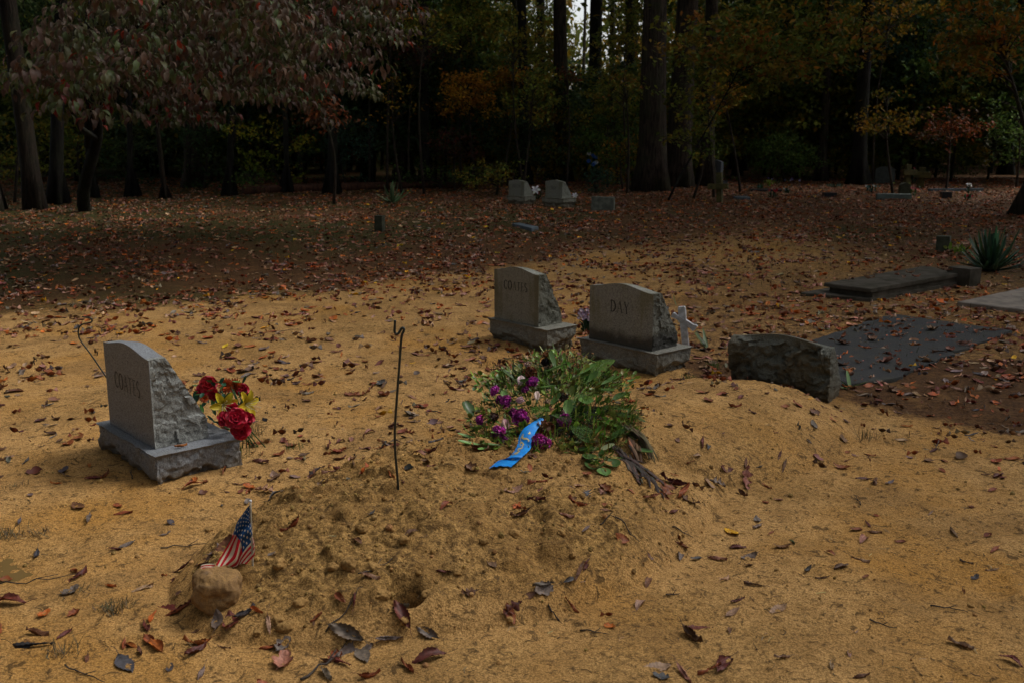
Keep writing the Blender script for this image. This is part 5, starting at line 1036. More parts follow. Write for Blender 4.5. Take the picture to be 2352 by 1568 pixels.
cl = [(800, 1290, .035), (860, 1300, .028), (765, 1300, .026), (640, 1290, .028), (655, 1435, .030), (930, 1420, .020), (640, 1420, .022), (590, 1450, .018), (880, 1362, .026), (730, 1140, .020), (780, 1085, .016), (560, 1250, .024), (480, 1215, .018), (980, 1360, .022), (1050, 1310, .022), (1180, 1220, .024), (1290, 1220, .02), (1260, 1270, .018), (690, 1380, .026), (1110, 1240, .018), (930, 1235, .024), (610, 1190, .020), (830, 1210, .022), (1170, 1420, .016), (2230, 1390, .014)]
for k, (u, v, s) in enumerate(cl):
    p = hit(u, v, s * .3); mb = MB(); V, Fs = blob(s * q.uniform(.8, 1.3) * .8, s * .7, s * .6, k + 20, .5, 20, sq=2.6); V += .35 * s * (fbm3(V / s * 2.5, 4, k)[:, None]); V[:, 2] -= s * .25; mb.add(V, Fs, np.array((.34, .20, .07)) * q.uniform(.75, 1.05)); o = mb.obj('dirt_clod', mcr, None, True, p); o.rotation_euler[2] = q.uniform(0, 6); tag(o, None, 'clod', 'clods of earth on the near mound')
cs = sorted([o for o in COL.objects if o.get('category') == 'clod'], key=lambda o: o.location.x / o.location.y)
NW = 'first second third fourth fifth sixth seventh eighth ninth tenth eleventh twelfth thirteenth fourteenth fifteenth sixteenth seventeenth eighteenth nineteenth twentieth twenty-first twenty-second twenty-third twenty-fourth twenty-fifth twenty-sixth twenty-seventh twenty-eighth twenty-ninth thirtieth'.split()
for k, o in enumerate(cs): o['label'] = f'lump of ochre earth on the near mound, {NW[k]} lump from the left'
def tuft(name, label, p, n, L, w, cols, spread=.03, el=(.5, 1.4), cat='grass tuft', bend=.9, mat='grass', group=None):
    mb = MB(); r_ = np.random.default_rng(int(abs(p[0] * 977 + p[1] * 131)) + 3)
    for k in range(n): V, Fs = petal_V(L * r_.uniform(.55, 1.1), w, .5, bend * r_.uniform(.1, 1.3), 7, 2, 0, 0, .3, .6); mb.add(place(V, tilt(r_.uniform(0, 6.3), r_.uniform(*el)), [r_.normal() * spread, r_.normal() * spread, 0]), Fs, jit(cols[k % len(cols)], .25, r_) * (.7 + .5 * np.linspace(0, 1, 8).repeat(3)[:, None]))
    o = mb.obj(name, MAT[mat], None, True, p); tag(o, label, cat, group); return o
dry = [(.13, .09, .04), (.06, .045, .022), (.09, .075, .03)]
for k, (u, v, L, n, lb) in enumerate([(262, 1398, .05, 160, 'dark matted dry grass clump left of the ochre stone'), (25, 1232, .09, 70, 'dry grass tuft at the left edge above the puddle'), (95, 1225, .07, 40, 'wiry dry tuft right of the left edge tuft'), (145, 1500, .07, 60, 'straggly dry tuft near the black curled leaf'), (430, 1490, .05, 30, 'small upright dry tuft by the orange curled leaf'), (677, 1030, .05, 26, 'tiny green sprig between the bouquet and the upright hook'), (548, 1050, .10, 40, 'fine grass growing against the nearest headstone base'), (585, 1000, .08, 50, 'dry grass behind the nearest headstone base corner'), (1640, 845, .07, 80, 'green grass tuft between DAY headstone and rough marker'), (1585, 870, .04, 60, 'little clover patch at the DAY headstone corner'), (30, 1120, .06, 30, 'thin dry tuft at left edge beside the nearest headstone'), (1990, 1010, .08, 40, 'sparse tuft in leaves right of the rough marker'), (180, 1360, .05, 30, 'few dry blades above the grey leaf at lower left')]):
    tuft('grass_tuft', lb, hit(u, v), n, L * (.6 if u < 450 else 1), .0012, [(.07, .12, .02), (.05, .09, .02), (.09, .12, .03)] if 'green' in lb or 'clover' in lb or 'fine' in lb else dry, .028, (.05, .8) if u < 450 else (.2, 1.3))
# broad strap leaves by the rough marker
for u, v, lb, az in ((1942, 890, 'pair of green strap leaves sprouting right of the rough marker', 1.0), (1620, 797, 'pale strap leaf on the ground between DAY stone and rough marker', 0.0)):
    tuft('strap_leaf_plant', lb, hit(u, v), 4, .20 if u > 1800 else .26, .012, [(.14, .22, .07), (.10, .17, .05)], .02, (.15, .7), 'plant', .4, 'wetleaf')
def yucca(label, u, v, R, n, cols):
    p = P(u, v); p[2] = h1(p[0], p[1]); tuft('yucca', label, p, n, R, R * .045, cols, R * .06, (.10, 1.45), 'yucca', .5, 'wetleaf')
yucca('large blue-green yucca at the right behind the burial vault', 2275, 622, .52, 80, [(.035, .085, .045), (.05, .11, .05), (.025, .06, .035)])
yucca('small pale yucca in the far grass left of the small headstones', 903, 468, .50, 36, [(.09, .16, .07), (.14, .21, .10)])
# grass in the leaf litter
mb = MB(); n = 26000; gy_ = 7 + q.random(n) ** .8 * 24; gx_ = q.uniform(-1, 1, n) * (gy_ * .58 + 1); ok = (sand_sd(gx_, gy_) > .1 + q.random(n) * .7) & (fbm2(gx_ * .9, gy_ * .9, 3, 95) + .10 * (gx_ < 3) > q.uniform(-.12, .2, n)); gx_, gy_ = gx_[ok], gy_[ok]; n = len(gx_)
bl = petal_V(1, .045, .3, .9, 3, 1, 0, 0, .3, .6); az = q.uniform(0, 6.3, n); el = q.uniform(.3, 1.4, n); R = np.array([tilt(a, b) for a, b in zip(az, el)]); C = np.array([(.060, .085, .018), (.085, .085, .03), (.045, .065, .015), (.11, .085, .035)])[q.integers(0, 4, n)] * q.uniform(.6, 1.2, (n, 1))
scatter(mb, bl[0], bl[1], np.stack([gx_, gy_, height(gx_, gy_)], -1), R, q.uniform(.025, .06, n), C); tag(mb.obj('grass', MAT['grass']), 'thin short grass showing through the fallen leaves', 'grass', kind='stuff')
# ================================================================== TREES
q = np.random.default_rng(2024)
CLEAR = .075   # direction (x / y) of the gap in the wood
def gapmask(V, w=.018, k=.112): return (np.abs(V[:, 0] / np.maximum(V[:, 1], 1) - CLEAR) < w * (1 + .5 * np.sin(V[:, 2] * 1.3))) & (V[:, 2] - 1.6 > k * V[:, 1] + .4 * np.sin(V[:, 0] * 2))
def trunk_mesh(name, Hh, r0, lean, seed, mat, flare=.6, n=14, limbs=4, lz=(.35, .9)):
    r_ = np.random.default_rng(seed); t = np.linspace(0, 1, 26); z = Hh * t; px = lean[0] * t + .012 * Hh * np.sin(t * 5 + seed) * t; py = lean[1] * t + .008 * Hh * np.sin(t * 4 + 2 * seed)
    px -= px[0]; py -= py[0]; rad = r0 * (1 - .62 * t) * (1 + flare * np.exp(-z / (r0 * 2.2))); pts = np.stack([px, py, z - .25 * (t == 0)], -1)
    V, Fs = tube(pts, rad, n); cen = np.repeat(pts, n, 0); d = V[:len(cen)] - cen; zz = V[:len(cen), 2]; ang = np.arctan2(d[:, 1], d[:, 0])
    V[:len(cen)] += d * (.22 * fbm3(np.stack([np.cos(ang) * 2, np.sin(ang) * 2, zz * .5], -1) + seed, 3, seed) + .25 * np.exp(-zz / (r0 * 1.6)) * np.cos(ang * 5 + seed))[:, None]
    mb = MB().add(V, Fs)
    for k in range(limbs):
        f = r_.uniform(*lz); b = np.array([np.interp(f, t, px), np.interp(f, t, py), f * Hh]); a = r_.uniform(0, 6.3); L = Hh * r_.uniform(.12, .25); s = np.linspace(0, 1, 7)[:, None]
        mb.add(*tube(b + s * np.array([cos(a) * L, sin(a) * L, L * .55]) + np.sin(s * 3) * r_.normal(0, .04, 3) * L, np.linspace(r0 * .35, r0 * .06, 7), 6))
    return mb, pts
def canopy_mesh(seed, rad=5.0, zc=0, hz=5.5, n=2600, size=.36):
    r_ = np.random.default_rng(seed); d = r_.normal(size=(n, 3)); d /= np.linalg.norm(d, axis=1)[:, None]; k = r_.random(n) ** .4; k = k * (1 + .5 * fbm3(d * 2 + seed, 2, seed)); p = d * k[:, None] * [rad, rad, hz]
    mb = MB(); V = np.array([[-.5, 0, 0], [0, -.3, .08], [.5, 0, 0], [0, .3, .08]]); pal = np.array([(.055, .085, .018), (.09, .10, .018), (.15, .095, .015), (.045, .065, .015)])[r_.integers(0, 4, n)] * r_.uniform(.6, 1.3, (n, 1))
    scatter(mb, V, [np.array([[0, 1, 2], [0, 2, 3]])], p, rotm(r_.normal(0, .6, n), r_.normal(0, .6, n), r_.uniform(0, 6.3, n)), r_.uniform(.7, 1.3, n) * size, pal); return mb.mesh('crown', MAT['foliage'], False)
CAN = [canopy_mesh(s, 5.2, 0, 5.0, 3200, .42) for s in range(4)]
CANL = [canopy_mesh(s + 30, 5.0, 0, 4.6, 1300, .42) for s in range(3)]
FINE = [canopy_mesh(s + 10, 4.2, 0, 4.2, 7500, .19) for s in range(3)]
def tall_tree(name, label, x, y, r0, lean=(0, 0), Hh=19, mat='bark', crown=(13.5, 1.0), group=None, cm=None, seed=0, limbs=4, flare=.6):
    r = thing(name, label, 'tree', (x, y, 0), 0, group); mb, pts = trunk_mesh(name, Hh, r0, lean, seed, mat, flare, limbs=limbs); mb.obj('trunk', MAT[mat], r)
    if crown: o = link('crown', cm or CAN[seed % 4], r, (lean[0] * crown[0] / Hh, lean[1] * crown[0] / Hh, crown[0])); o.scale = (crown[1],) * 3; o.rotation_euler[2] = seed * 1.7
    return r
def T(u, vb, wpx, u_top, label, mat='bark', dist=None, group=None, seed=0, crown=(13.5, 1.0), name='forest_tree', flare=.6, Hh=19):
    p = P(u, vb); 
    if dist: p = np.array([(u - CX) / F * dist * 1.0, dist, 0])
    y = p[1]; zt = CAMH + (306 / F) * y / 1.0 * 1.0; xt = (u_top - CX) / F * (y * cos(PITCH) - (zt - CAMH) * sin(PITCH)) ; lean = ((xt - p[0]) / zt * Hh, 0)
    return tall_tree(name, label, p[0], y, wpx / 2 / F * y, lean, Hh, mat, crown, group, CANL[(seed or int(u)) % 3], seed or int(u), 4, flare)
T(1290, 417, 36, 1291, 'straight tall tree behind the far DAY headstone, centre', seed=3)
T(1498, 440, 62, 1508, 'thickest trunk, left of the pair at right centre, root flared', seed=4, flare=.35)
T(1556, 430, 56, 1580, 'second thick trunk of the pair at right centre, slightly behind', 'bark', seed=5, flare=.3)
T(922, 425, 28, 888, 'leaning grey trunk left of centre above the fallen log', seed=6)
T(975, 430, 22, 970, 'dark straight trunk just right of the leaning grey one', 'bark_dark', seed=7)
T(1203, 425, 24, 1198, 'dark trunk directly behind the far COATES headstone', 'bark_dark', seed=8)
T(762, 446, 22, 770, 'dark trunk at the left end of the fallen log', 'bark_dark', seed=9)
T(80, 482, 42, 20, 'leaning pale-barked trunk nearest the left edge', 'bark_pale', seed=10, flare=.15)
T(128, 470, 30, 150, 'black trunk right beside the leaning pale one at left', 'bark_dark', seed=11)
T(205, 455, 18, 205, 'slim dark trunk between the black and the reddish ones at left', 'bark_dark', seed=12)
T(525, 450, 16, 540, 'slim dark trunk right of the reddish sapling trunk', 'bark_dark', seed=13)
T(1690, 405, 11, 1745, 'thin leaning pole-like tree behind the dark upright headstone', 'bark', seed=14)
T(1885, 416, 20, 1915, 'leaning thin tree right of the round bush, low dark foot', 'bark', seed=15)
T(2110, 398, 26, 2115, 'dark trunk behind the far wooden crosses', 'bark_dark', seed=16)
T(2312, 402, 22, 2345, 'dark trunk leaning right near the right edge', 'bark_dark', seed=17)
T(1815, 395, 22, 1805, 'dark trunk rising behind the round bush', 'bark_dark', seed=18)
T(2425, 497, 90, 2440, 'big mossy trunk foot cut by the right edge', 'bark', seed=19, flare=.9)
T(840, 420, 14, 835, 'slender trunk hanging above the log, left of the leaning grey one', 'bark_dark', seed=20)
T(1085, 418, 13, 1078, 'slender trunk under the orange maple leaves', 'bark', seed=21)
T(300, 452, 13, 290, 'thin black trunk under the left part of the maroon crown', 'bark_dark', seed=22)
T(660, 444, 12, 655, 'thin black trunk beside the yellow-green sapling', 'bark_dark', seed=23)
T(1365, 0, 34, 1367, 'dark trunk standing before the bright sky gap', 'bark_dark', dist=52, seed=24, crown=(19, .8), Hh=24)
T(1400, 0, 14, 1404, 'thin trunk right of the sky gap trunk', 'bark_dark', dist=58, seed=25, crown=(20, .6), Hh=24)
T(1448, 0, 22, 1440, 'mid trunk left of the thick pair, deep in the wood', 'bark_dark', dist=50, seed=26, crown=(19, .8), Hh=24)
T(1240, 0, 22, 1243, 'deep trunk left of the straight central tree', 'bark_dark', dist=50, seed=27, crown=(18, .8), Hh=24)
# rest of the wood
DL = []
k = 0; placed = []
while len(DL) < 64 and k < 4000:
    k += 1; y = q.uniform(36, 88); x = q.uniform(-.62, .62) * y
    if any((x - a) ** 2 + (y - b) ** 2 < 9 for a, b in placed): continue
    placed.append((x, y)); g_ = abs(x / y - CLEAR); up = g_ < .055
    if g_ < .025 and y < 60: continue
    DL.append(tall_tree('forest_tree', 'x', x, y, q.uniform(.10, .28), (q.normal() * .7, q.normal() * .4), 22, 'bark_dark' if q.random() < .6 else 'bark', (max(18.5, .17 * y + 7) if up else q.uniform(9.5, 14), .85 if up else 1.05), 'trees deep in the wood', CAN[k % 4] if y < 55 or up else FINE[k % 3], 100 + k, 3))
DL.sort(key=lambda o: o.location.x / o.location.y)
ONES = 'first second third fourth fifth sixth seventh eighth ninth'.split(); TENS = {2: 'twenty', 3: 'thirty', 4: 'forty', 5: 'fifty', 6: 'sixty'}
def ordw(n):
    if n <= 19: return NW[n - 1]
    if n % 10 == 0: return {2: 'twentieth', 3: 'thirtieth', 4: 'fortieth', 5: 'fiftieth', 6: 'sixtieth'}[n // 10]
    return TENS[n // 10] + '-' + ONES[n % 10 - 1]
for i, o in enumerate(DL): o['label'] = f'dark tree deep in the wood, {ordw(i + 1)} of these counted from the left'
# trees closing the clearing; unseen ones added so crowns shade far and left ground
side = [(-13.5, 13), (-15, 19), (-12.5, 6.5), (-13, 0), (-10, -7), (-3, -11), (5, -12), (12, -7), (15.5, 0), (16.5, 8), (16, 15), (15.5, 21), (17, 27), (-14, 25), (-9.5, 30), (-3.5, 33), (6, 31), (11, 32), (20, 22), (-19, 30), (-19, 10), (-8.6, 10.5), (-10.5, 15.5), (-8.2, 4.5), (10.8, 17.5), (13.5, 24), (-11, 21)]
side.sort(key=lambda p: (math.atan2(p[0], p[1] - 8) + pi / 2) % (2 * pi))
for i, (x, y) in enumerate(side): tall_tree('forest_tree', f'tall tree added round the clearing for shade, {ordw(i + 1)} going clockwise from the left side', x, y, .22, (-x * .05, 0), 19, 'bark_dark' if i % 2 else 'bark', (12.5 + (i % 3), 1.15), 'trees closing the clearing', None, 40 + i, 3)

# ------------------------------------------------------------------ understorey trees: layered sprays of leaves
LEAFV = np.array([[-.5, 0, 0], [-.12, -.30, .05], [.5, 0, -.06], [-.12, .30, .05]]); LEAFF = [np.array([[0, 1, 2], [0, 2, 3]])]
PAL = {'green': [(.08, .14, .028), (.055, .10, .022), (.11, .17, .03)], 'olive': [(.22, .23, .032), (.14, .16, .03), (.30, .22, .03), (.10, .14, .025)], 'yellowgreen': [(.20, .23, .018), (.13, .18, .02), (.28, .22, .02)], 'orange': [(.46, .20, .018), (.36, .15, .018), (.50, .27, .022), (.24, .12, .02)],
       'gold': [(.28, .17, .018), (.19, .15, .02), (.32, .16, .016), (.12, .12, .02)], 'rust': [(.22, .06, .018), (.14, .045, .018), (.09, .05, .02)], 'maroon': [(.14, .035, .025), (.08, .03, .02), (.05, .05, .02)], 'oakmix': [(.20, .14, .022), (.15, .16, .026), (.26, .15, .02), (.10, .13, .025), (.28, .11, .02), (.19, .19, .028), (.14, .16, .025)], 'dark': [(.05, .085, .03), (.035, .065, .025), (.07, .10, .03)], 'bluegreen': [(.05, .10, .06), (.035, .075, .045)]}
def sprays(c, rad, n_sp, per, leaf, pal, seed, flat=.07, spr=.45, sx=1.0):
    r_ = np.random.default_rng(seed); d = r_.normal(size=(n_sp, 3)); d /= np.linalg.norm(d, axis=1)[:, None]; k = r_.random(n_sp) ** .45; sp_ = d * k[:, None] * rad; sp_ += .35 * np.array(rad) * np.stack([fbm3(sp_ * .9 + seed + 9 * j, 2, seed + j) for j in range(3)], -1) * 2
    tl = r_.normal(0, .22, (n_sp, 2)); az = r_.uniform(0, 6.3, n_sp); N = n_sp * per; i = np.repeat(np.arange(n_sp), per); a = r_.uniform(0, 6.3, N); rr = spr * np.sqrt(r_.random(N)) * r_.uniform(.6, 1.2, n_sp)[i]
    lx, ly = rr * np.cos(a) * 1.25, rr * np.sin(a) * .8; x = lx * np.cos(az[i]) - ly * np.sin(az[i]); y = lx * np.sin(az[i]) + ly * np.cos(az[i]); z = x * tl[i, 0] + y * tl[i, 1] + r_.normal(0, flat, N) - .35 * rr ** 2
    pos = sp_[i] + np.stack([x, y, z], -1); P3 = np.array(pal); pi_ = r_.integers(0, len(pal), n_sp)[i]; pi_ = np.where(r_.random(N) < .3, r_.integers(0, len(pal), N), pi_); C = P3[pi_] * r_.uniform(.6, 1.35, (N, 1)) * r_.uniform(.9, 1.1, (N, 3))
    R = rotm(r_.normal(0, .55, N), r_.normal(.3, .5, N), a + r_.normal(0, .6, N)); return pos, R, leaf * r_.uniform(.6, 1.25, N), np.clip(C, 0, .9), sp_
def sapling(name, label, base, c, rad, n_sp, per, leaf, pal, seed, r0=.04, mat='bark', spr=.45, group=None, gap=False, cat='tree'):
    base = np.array([base[0], base[1], 0.]); r = thing(name, label, cat, base, 0, group); c = np.array(c) - base
    pos, R, sc, C, sp_ = sprays(c, rad, n_sp, per, leaf, PAL[pal] if isinstance(pal, str) else pal, seed, spr=spr); pos = pos + c
    if gap:
        m = ~gapmask(pos + base); pos, R, sc, C = pos[m], R[m], sc[m], C[m]
    m = pos[:, 2] > .05; pos, R, sc, C = pos[m], R[m], sc[m], C[m]
    mb = MB(); scatter(mb, LEAFV, LEAFF, pos, R, sc, C); mb.obj('crown', MAT['foliage'], r, False)
    tb = MB(); t = np.linspace(0, 1, 9)[:, None]; top = c + [0, 0, rad[2] * .7]; q_ = np.random.default_rng(seed); pts = t * top + np.sin(t * pi) * np.array([q_.normal() * .12, q_.normal() * .12, 0]); pts[0, 2] = -.1; tb.add(*tube(pts, np.linspace(r0, r0 * .25, 9), 7))
    for s in sp_[:min(26, n_sp)]:
        f = np.clip((s[2] + c[2]) / max(top[2], .1) - .12, .15, .95); b = np.array([np.interp(f, t[:, 0], pts[:, j]) for j in range(3)]); e = s + c; tb.add(*tube([b, (b + e) / 2 + [0, 0, .06], e], np.array([r0 * .35, r0 * .2, r0 * .06]), 4, False))
    tb.obj('trunk', MAT[mat], r); return r
def SP(label, u, v, ru, rv, dist, pal, n_sp, per=34, leaf=.10, seed=0, base_u=None, rd=1.4, r0=.04, mat='bark', spr=.42, name='understorey_tree', cat='tree', gap=False):
    c = at_dist(u, v, dist); k = dist / F; bu = base_u if base_u is not None else u; bx = (bu - CX) / F * dist
    return sapling(name, label, (bx, dist + .2), c, (ru * k, rd, rv * k), n_sp, per, leaf, pal, seed or int(u + v), r0, mat, spr, None, gap, cat)
SP('bright orange maple sapling left of the far headstones', 1075, 225, 85, 62, 29, 'orange', 46, 34, .11, base_u=1095, spr=.34)
SP('small orange sapling top right of the bright orange maple', 1182, 178, 42, 18, 30, 'orange', 16, 30, .11, base_u=1150, spr=.34, rd=.8)
SP('dull maroon low sapling beneath the orange maple', 1045, 330, 75, 40, 28.5, 'maroon', 24, 26, .10, spr=.35)
SP('yellow-green sapling lit at left, beneath the maroon crown', 640, 345, 75, 75, 28.5, 'yellowgreen', 30, 26, .11, base_u=655, spr=.35)
SP('rusty drooping sapling at the right tip of the maroon crown', 730, 260, 60, 45, 23, 'rust', 26, 24, .11, base_u=765, spr=.3)
SP('gold and green sapling between the central tree and the thick pair', 1425, 365, 62, 50, 29, 'gold', 22, 24, .10, base_u=1430, spr=.35)
SP('broad green sapling right of the central tree', 1400, 240, 95, 80, 31, 'olive', 52, 30, .12, base_u=1420, gap=True)
SP('overhanging oak branch leaves above the thick pair', 1760, 105, 270, 100, 24, 'oakmix', 150, 26, .15, base_u=1530, rd=2.6, r0=.03, spr=.42, mat='bark_dark')
SP('green leafy tree just right of the thick pair', 1610, 190, 90, 120, 25.5, 'olive', 44, 26, .13, base_u=1640)
SP('layered orange sprigs on the thin leaning pole tree', 1650, 215, 55, 55, 27.5, 'orange', 14, 24, .12, base_u=1700, spr=.34, rd=.6)
SP('yellow and orange sapling at right, above the pale marker', 2035, 265, 85, 75, 27, 'gold', 26, 18, .12, base_u=2050, spr=.42)
SP('brown-red sapling right of the yellow and orange one', 2180, 285, 70, 45, 28, 'rust', 26, 24, .12, base_u=2170, spr=.4)
SP('orange-leaved tree overhanging the top right corner', 2270, 85, 120, 85, 23, [(.28, .14, .018), (.30, .11, .015), (.20, .13, .02), (.14, .13, .025)], 60, 26, .15, base_u=2400, rd=1.8, r0=.07)
SP('amber crown patch at the top right, behind the orange one', 2050, 40, 120, 55, 32, 'gold', 36, 26, .14, base_u=2000)
SP('dark evergreen filling the gap left of the right-hand trunks', 2100, 130, 110, 120, 34, 'bluegreen', 70, 34, .13)
SP('blue-green tree above the left end of the log', 800, 330, 70, 90, 29, 'bluegreen', 40, 30, .10)
SP('dark green tree left of the far headstones', 1165, 310, 90, 80, 31, 'dark', 60, 32, .11)
SP('green tree behind the leaning grey trunk', 930, 150, 110, 130, 34, 'olive', 70, 32, .13)
SP('dark reddish leaves left of the orange maple, high', 960, 130, 90, 60, 30, 'maroon', 22, 26, .12, base_u=940)
SP('green and amber tree above the far headstones', 1230, 90, 90, 80, 38, 'olive', 60, 34, .14, gap=True)
SP('amber sapling glowing left of the sky gap', 1260, 110, 50, 40, 46, 'gold', 30, 30, .15, gap=True)
SP('dark green tree over the top left corner', 60, 70, 130, 90, 23, 'dark', 70, 30, .13, base_u=30, rd=2)
SP('dark leafy sapling at the left edge behind the pale trunk', 60, 340, 110, 90, 27, 'olive', 40, 28, .12)
SP('yellowish sapling behind the black trunks at left', 195, 330, 60, 90, 28, 'yellowgreen', 14, 24, .11)
SP('dark green sapling left of the reddish trunk', 300, 330, 90, 90, 28, 'dark', 50, 30, .11)
SP('dark green sapling right of the reddish trunk', 470, 330, 90, 100, 29, 'dark', 60, 30, .11)
SP('low green bush at the foot of the log, left', 560, 415, 60, 25, 27, 'green', 16, 26, .08, name='bush', cat='bush', spr=.3)
SP('low yellow-green bush behind the far COATES headstone', 1140, 400, 80, 26, 26.5, 'olive', 26, 30, .08, name='bush', cat='bush', spr=.3)
SP('dark conifer-like shrub under the blue and white flowers', 1370, 420, 34, 34, 27, 'bluegreen', 20, 30, .07, name='bush', cat='bush', spr=.22, rd=.5)
SP('large round dark green bush right of the upright headstone', 1800, 355, 92, 56, 33, 'green', 110, 34, .085, name='bush', cat='bush', spr=.34, rd=1.3)
SP('low green bush left of the dark upright headstone', 1615, 385, 40, 45, 33, 'olive', 20, 26, .10, name='bush', cat='bush', spr=.3)
SP('low olive bush right of the leaning thin tree', 1975, 380, 90, 40, 35, 'olive', 40, 28, .10, name='bush', cat='bush')
SP('dark undergrowth bush behind the far wooden crosses', 2180, 375, 110, 38, 36, 'dark', 50, 28, .10, name='bush', cat='bush')
SP('green sapling beside the right edge trunk', 2330, 300, 90, 90, 30, 'green', 36, 28, .12)
SP('tall green tree between the central and thick trunks, high', 1430, 110, 60, 60, 40, 'olive', 26, 30, .14, gap=True)
SP('tall dark green tree left of centre top', 700, 60, 160, 90, 33, 'dark', 70, 34, .14)
SP('olive-green crown hanging before the deep trunks, top centre right', 1445, 60, 75, 75, 29, 'olive', 46, 28, .12, spr=.4, gap=True)
SP('green drooping branch leaves on the left of the central tree', 1225, 215, 60, 70, 27, 'olive', 34, 26, .11, base_u=1200, spr=.36)
SP('yellow-green crown above the orange maple', 1060, 60, 110, 65, 30, 'olive', 60, 28, .12, spr=.4)
SP('amber and green crown at the top, left of the leaning grey trunk', 850, 60, 70, 60, 30, 'gold', 16, 26, .12, spr=.4)
SP('broad low olive sapling right of the central trunk foot', 1395, 330, 75, 60, 30, 'green', 44, 30, .11, spr=.36)
SP('red-brown sprigs crossing the central trunk', 1300, 170, 45, 14, 29, 'rust', 8, 20, .10, spr=.3, rd=.5)
SP('green leaves in front of the second thick trunk', 1590, 330, 55, 45, 25, 'olive', 16, 24, .11, spr=.34)
SP('green-brown spray of leaves across the dark trunks, upper left of centre', 985, 60, 80, 60, 26.5, 'olive', 34, 24, .11, base_u=975, spr=.36)
SP('scattered yellow leaves before the leaning grey trunk', 905, 230, 60, 80, 26.5, 'gold', 12, 18, .10, base_u=925, spr=.38)
SP('dull green leaves in front of the trunk behind the far COATES headstone', 1185, 95, 60, 70, 27.5, 'olive', 30, 24, .11, base_u=1205, spr=.36)
SP('green and rust leaves hanging between the gap trunks', 1430, 190, 60, 40, 27, 'oakmix', 24, 22, .11, base_u=1440, spr=.36)
SP('dark green leaves low between the log and the far headstones', 1010, 400, 110, 30, 29, 'green', 30, 26, .09, spr=.34)
SP('yellow-olive leaves under the maroon crown, left of centre', 560, 300, 60, 40, 26, 'yellowgreen', 10, 18, .10, base_u=525, spr=.36)
SP('brown-orange leaves high between the maroon crown and centre', 905, 20, 50, 40, 27, 'orange', 8, 20, .11, base_u=890, spr=.36)
# background fill
SH = []
for s in range(7):
    pal = [PAL['dark'], PAL['olive'], PAL['green'], PAL['olive'], PAL['rust'], PAL['dark'], PAL['gold']][s]; pos, R, sc, C, _ = sprays(0, (2.0, 2.0, 2.6), 85, 34, .17, pal, 500 + s, .1, .55); mb = MB(); scatter(mb, LEAFV, LEAFF, pos, R, sc, C); SH.append(mb.mesh('crown', MAT['foliage'], False))
tb = MB(); tb.add(*tube([[0, 0, -3.2], [.1, 0, -1.5], [0, .1, 0], [.05, 0, 1.8]], [.05, .045, .035, .015], 6)); TBM = tb.mesh('trunk', MAT['bark_dark'])
BF = []; k = 0
while len(BF) < 190:
    k += 1; row = k % 4; y = [q.uniform(31, 37), q.uniform(37, 46), q.uniform(46, 60), q.uniform(60, 84)][row]; x = q.uniform(-.60, .60) * y; s = q.uniform(.85, 1.4) * (1 + .25 * row); zc = 3.0 * s
    if abs(x / y - CLEAR) < .05 + 1.6 * s / y: 
        zc = min(zc, CAMH + .085 * y - 2.9 * s)
        if zc < .8: continue
    r = thing('understorey_tree', 'x', 'tree', (x, y, 0), 0, 'understorey trees filling the wood'); j = int(q.integers(0, 7)) if abs(x / y - CLEAR) < .12 else int(q.choice([0, 1, 2, 3, 4, 5, 6], p=[.26, .17, .2, .12, .05, .18, .02]))
    o = link('crown', SH[j], r, (0, 0, zc)); o.scale = (s, s, s); o.rotation_euler[2] = q.uniform(0, 6.3); o = link('trunk', TBM, r, (0, 0, zc)); o.scale = (s, s, zc / 3.0); BF.append(r)
BF.sort(key=lambda o: o.location.x / o.location.y); H2 = {1: 'one hundred and '}
for i, o in enumerate(BF):
    n_ = i + 1; side_ = 'left' if n_ <= 95 else 'right'; m_ = n_ if n_ <= 95 else 191 - n_; t_ = {7: 'seventy', 8: 'eighty', 9: 'ninety'}
    if m_ >= 70: wd = (t_[m_ // 10][:-1] + 'ieth') if m_ % 10 == 0 else t_[m_ // 10] + '-' + ONES[m_ % 10 - 1]
    else: wd = ordw(m_)
    o['label'] = f'leafy background understorey tree, {wd} of these counted from the {side_}'
# far-off wood closing the view
n = 52000; y = q.uniform(88, 125, n); x = q.uniform(-.75, .75, n) * y; z = q.uniform(0, 1, n) ** .9 * 22
az_ = np.abs(x / y - CLEAR); keep = ~((az_ < .016 + .006 * np.sin(z * 1.1 + y)) & (z > 1.6 + .106 * y + 1.2 * np.sin(x * .8))); keep &= ~((np.abs(x / y - .005) < .045) & (z > .115 * y) & (q.random(n) < .4)); x, y, z = x[keep], y[keep], z[keep]; n = len(x)
pal = np.array([(.10, .12, .02), (.16, .14, .02), (.24, .14, .02), (.06, .09, .02), (.30, .20, .02)])[np.clip((vn2(x * .3, z * .3, 5) * 5 + q.normal(0, .6, n)).astype(int), 0, 4)] * q.uniform(.6, 1.3, (n, 1))
mb = MB(); scatter(mb, LEAFV, LEAFF, np.stack([x, y, z], -1), rotm(q.normal(0, .8, n), q.normal(0, .8, n), q.uniform(0, 6.3, n)), q.uniform(.5, 1.1, n), pal)
tag(mb.obj('distant_woods', MAT['foliage'], None, False), 'mass of far-off autumn woodland behind the trees', 'woodland', kind='stuff')
n = 26000; y = q.uniform(48, 88, n); x = q.uniform(-.70, .75, n) * y; z = q.random(n) ** 1.3 * (2.2 + .03 * y)
mb = MB(); scatter(mb, LEAFV, LEAFF, np.stack([x, y, z], -1), rotm(q.normal(0, .8, n), q.normal(0, .8, n), q.uniform(0, 6.3, n)), q.uniform(.45, .95, n), np.array([(.05, .065, .02), (.08, .075, .02), (.10, .07, .02)])[np.clip((vn2(x * .3, y * .3, 8) * 3).astype(int), 0, 2)] * q.uniform(.5, 1.2, (n, 1)))
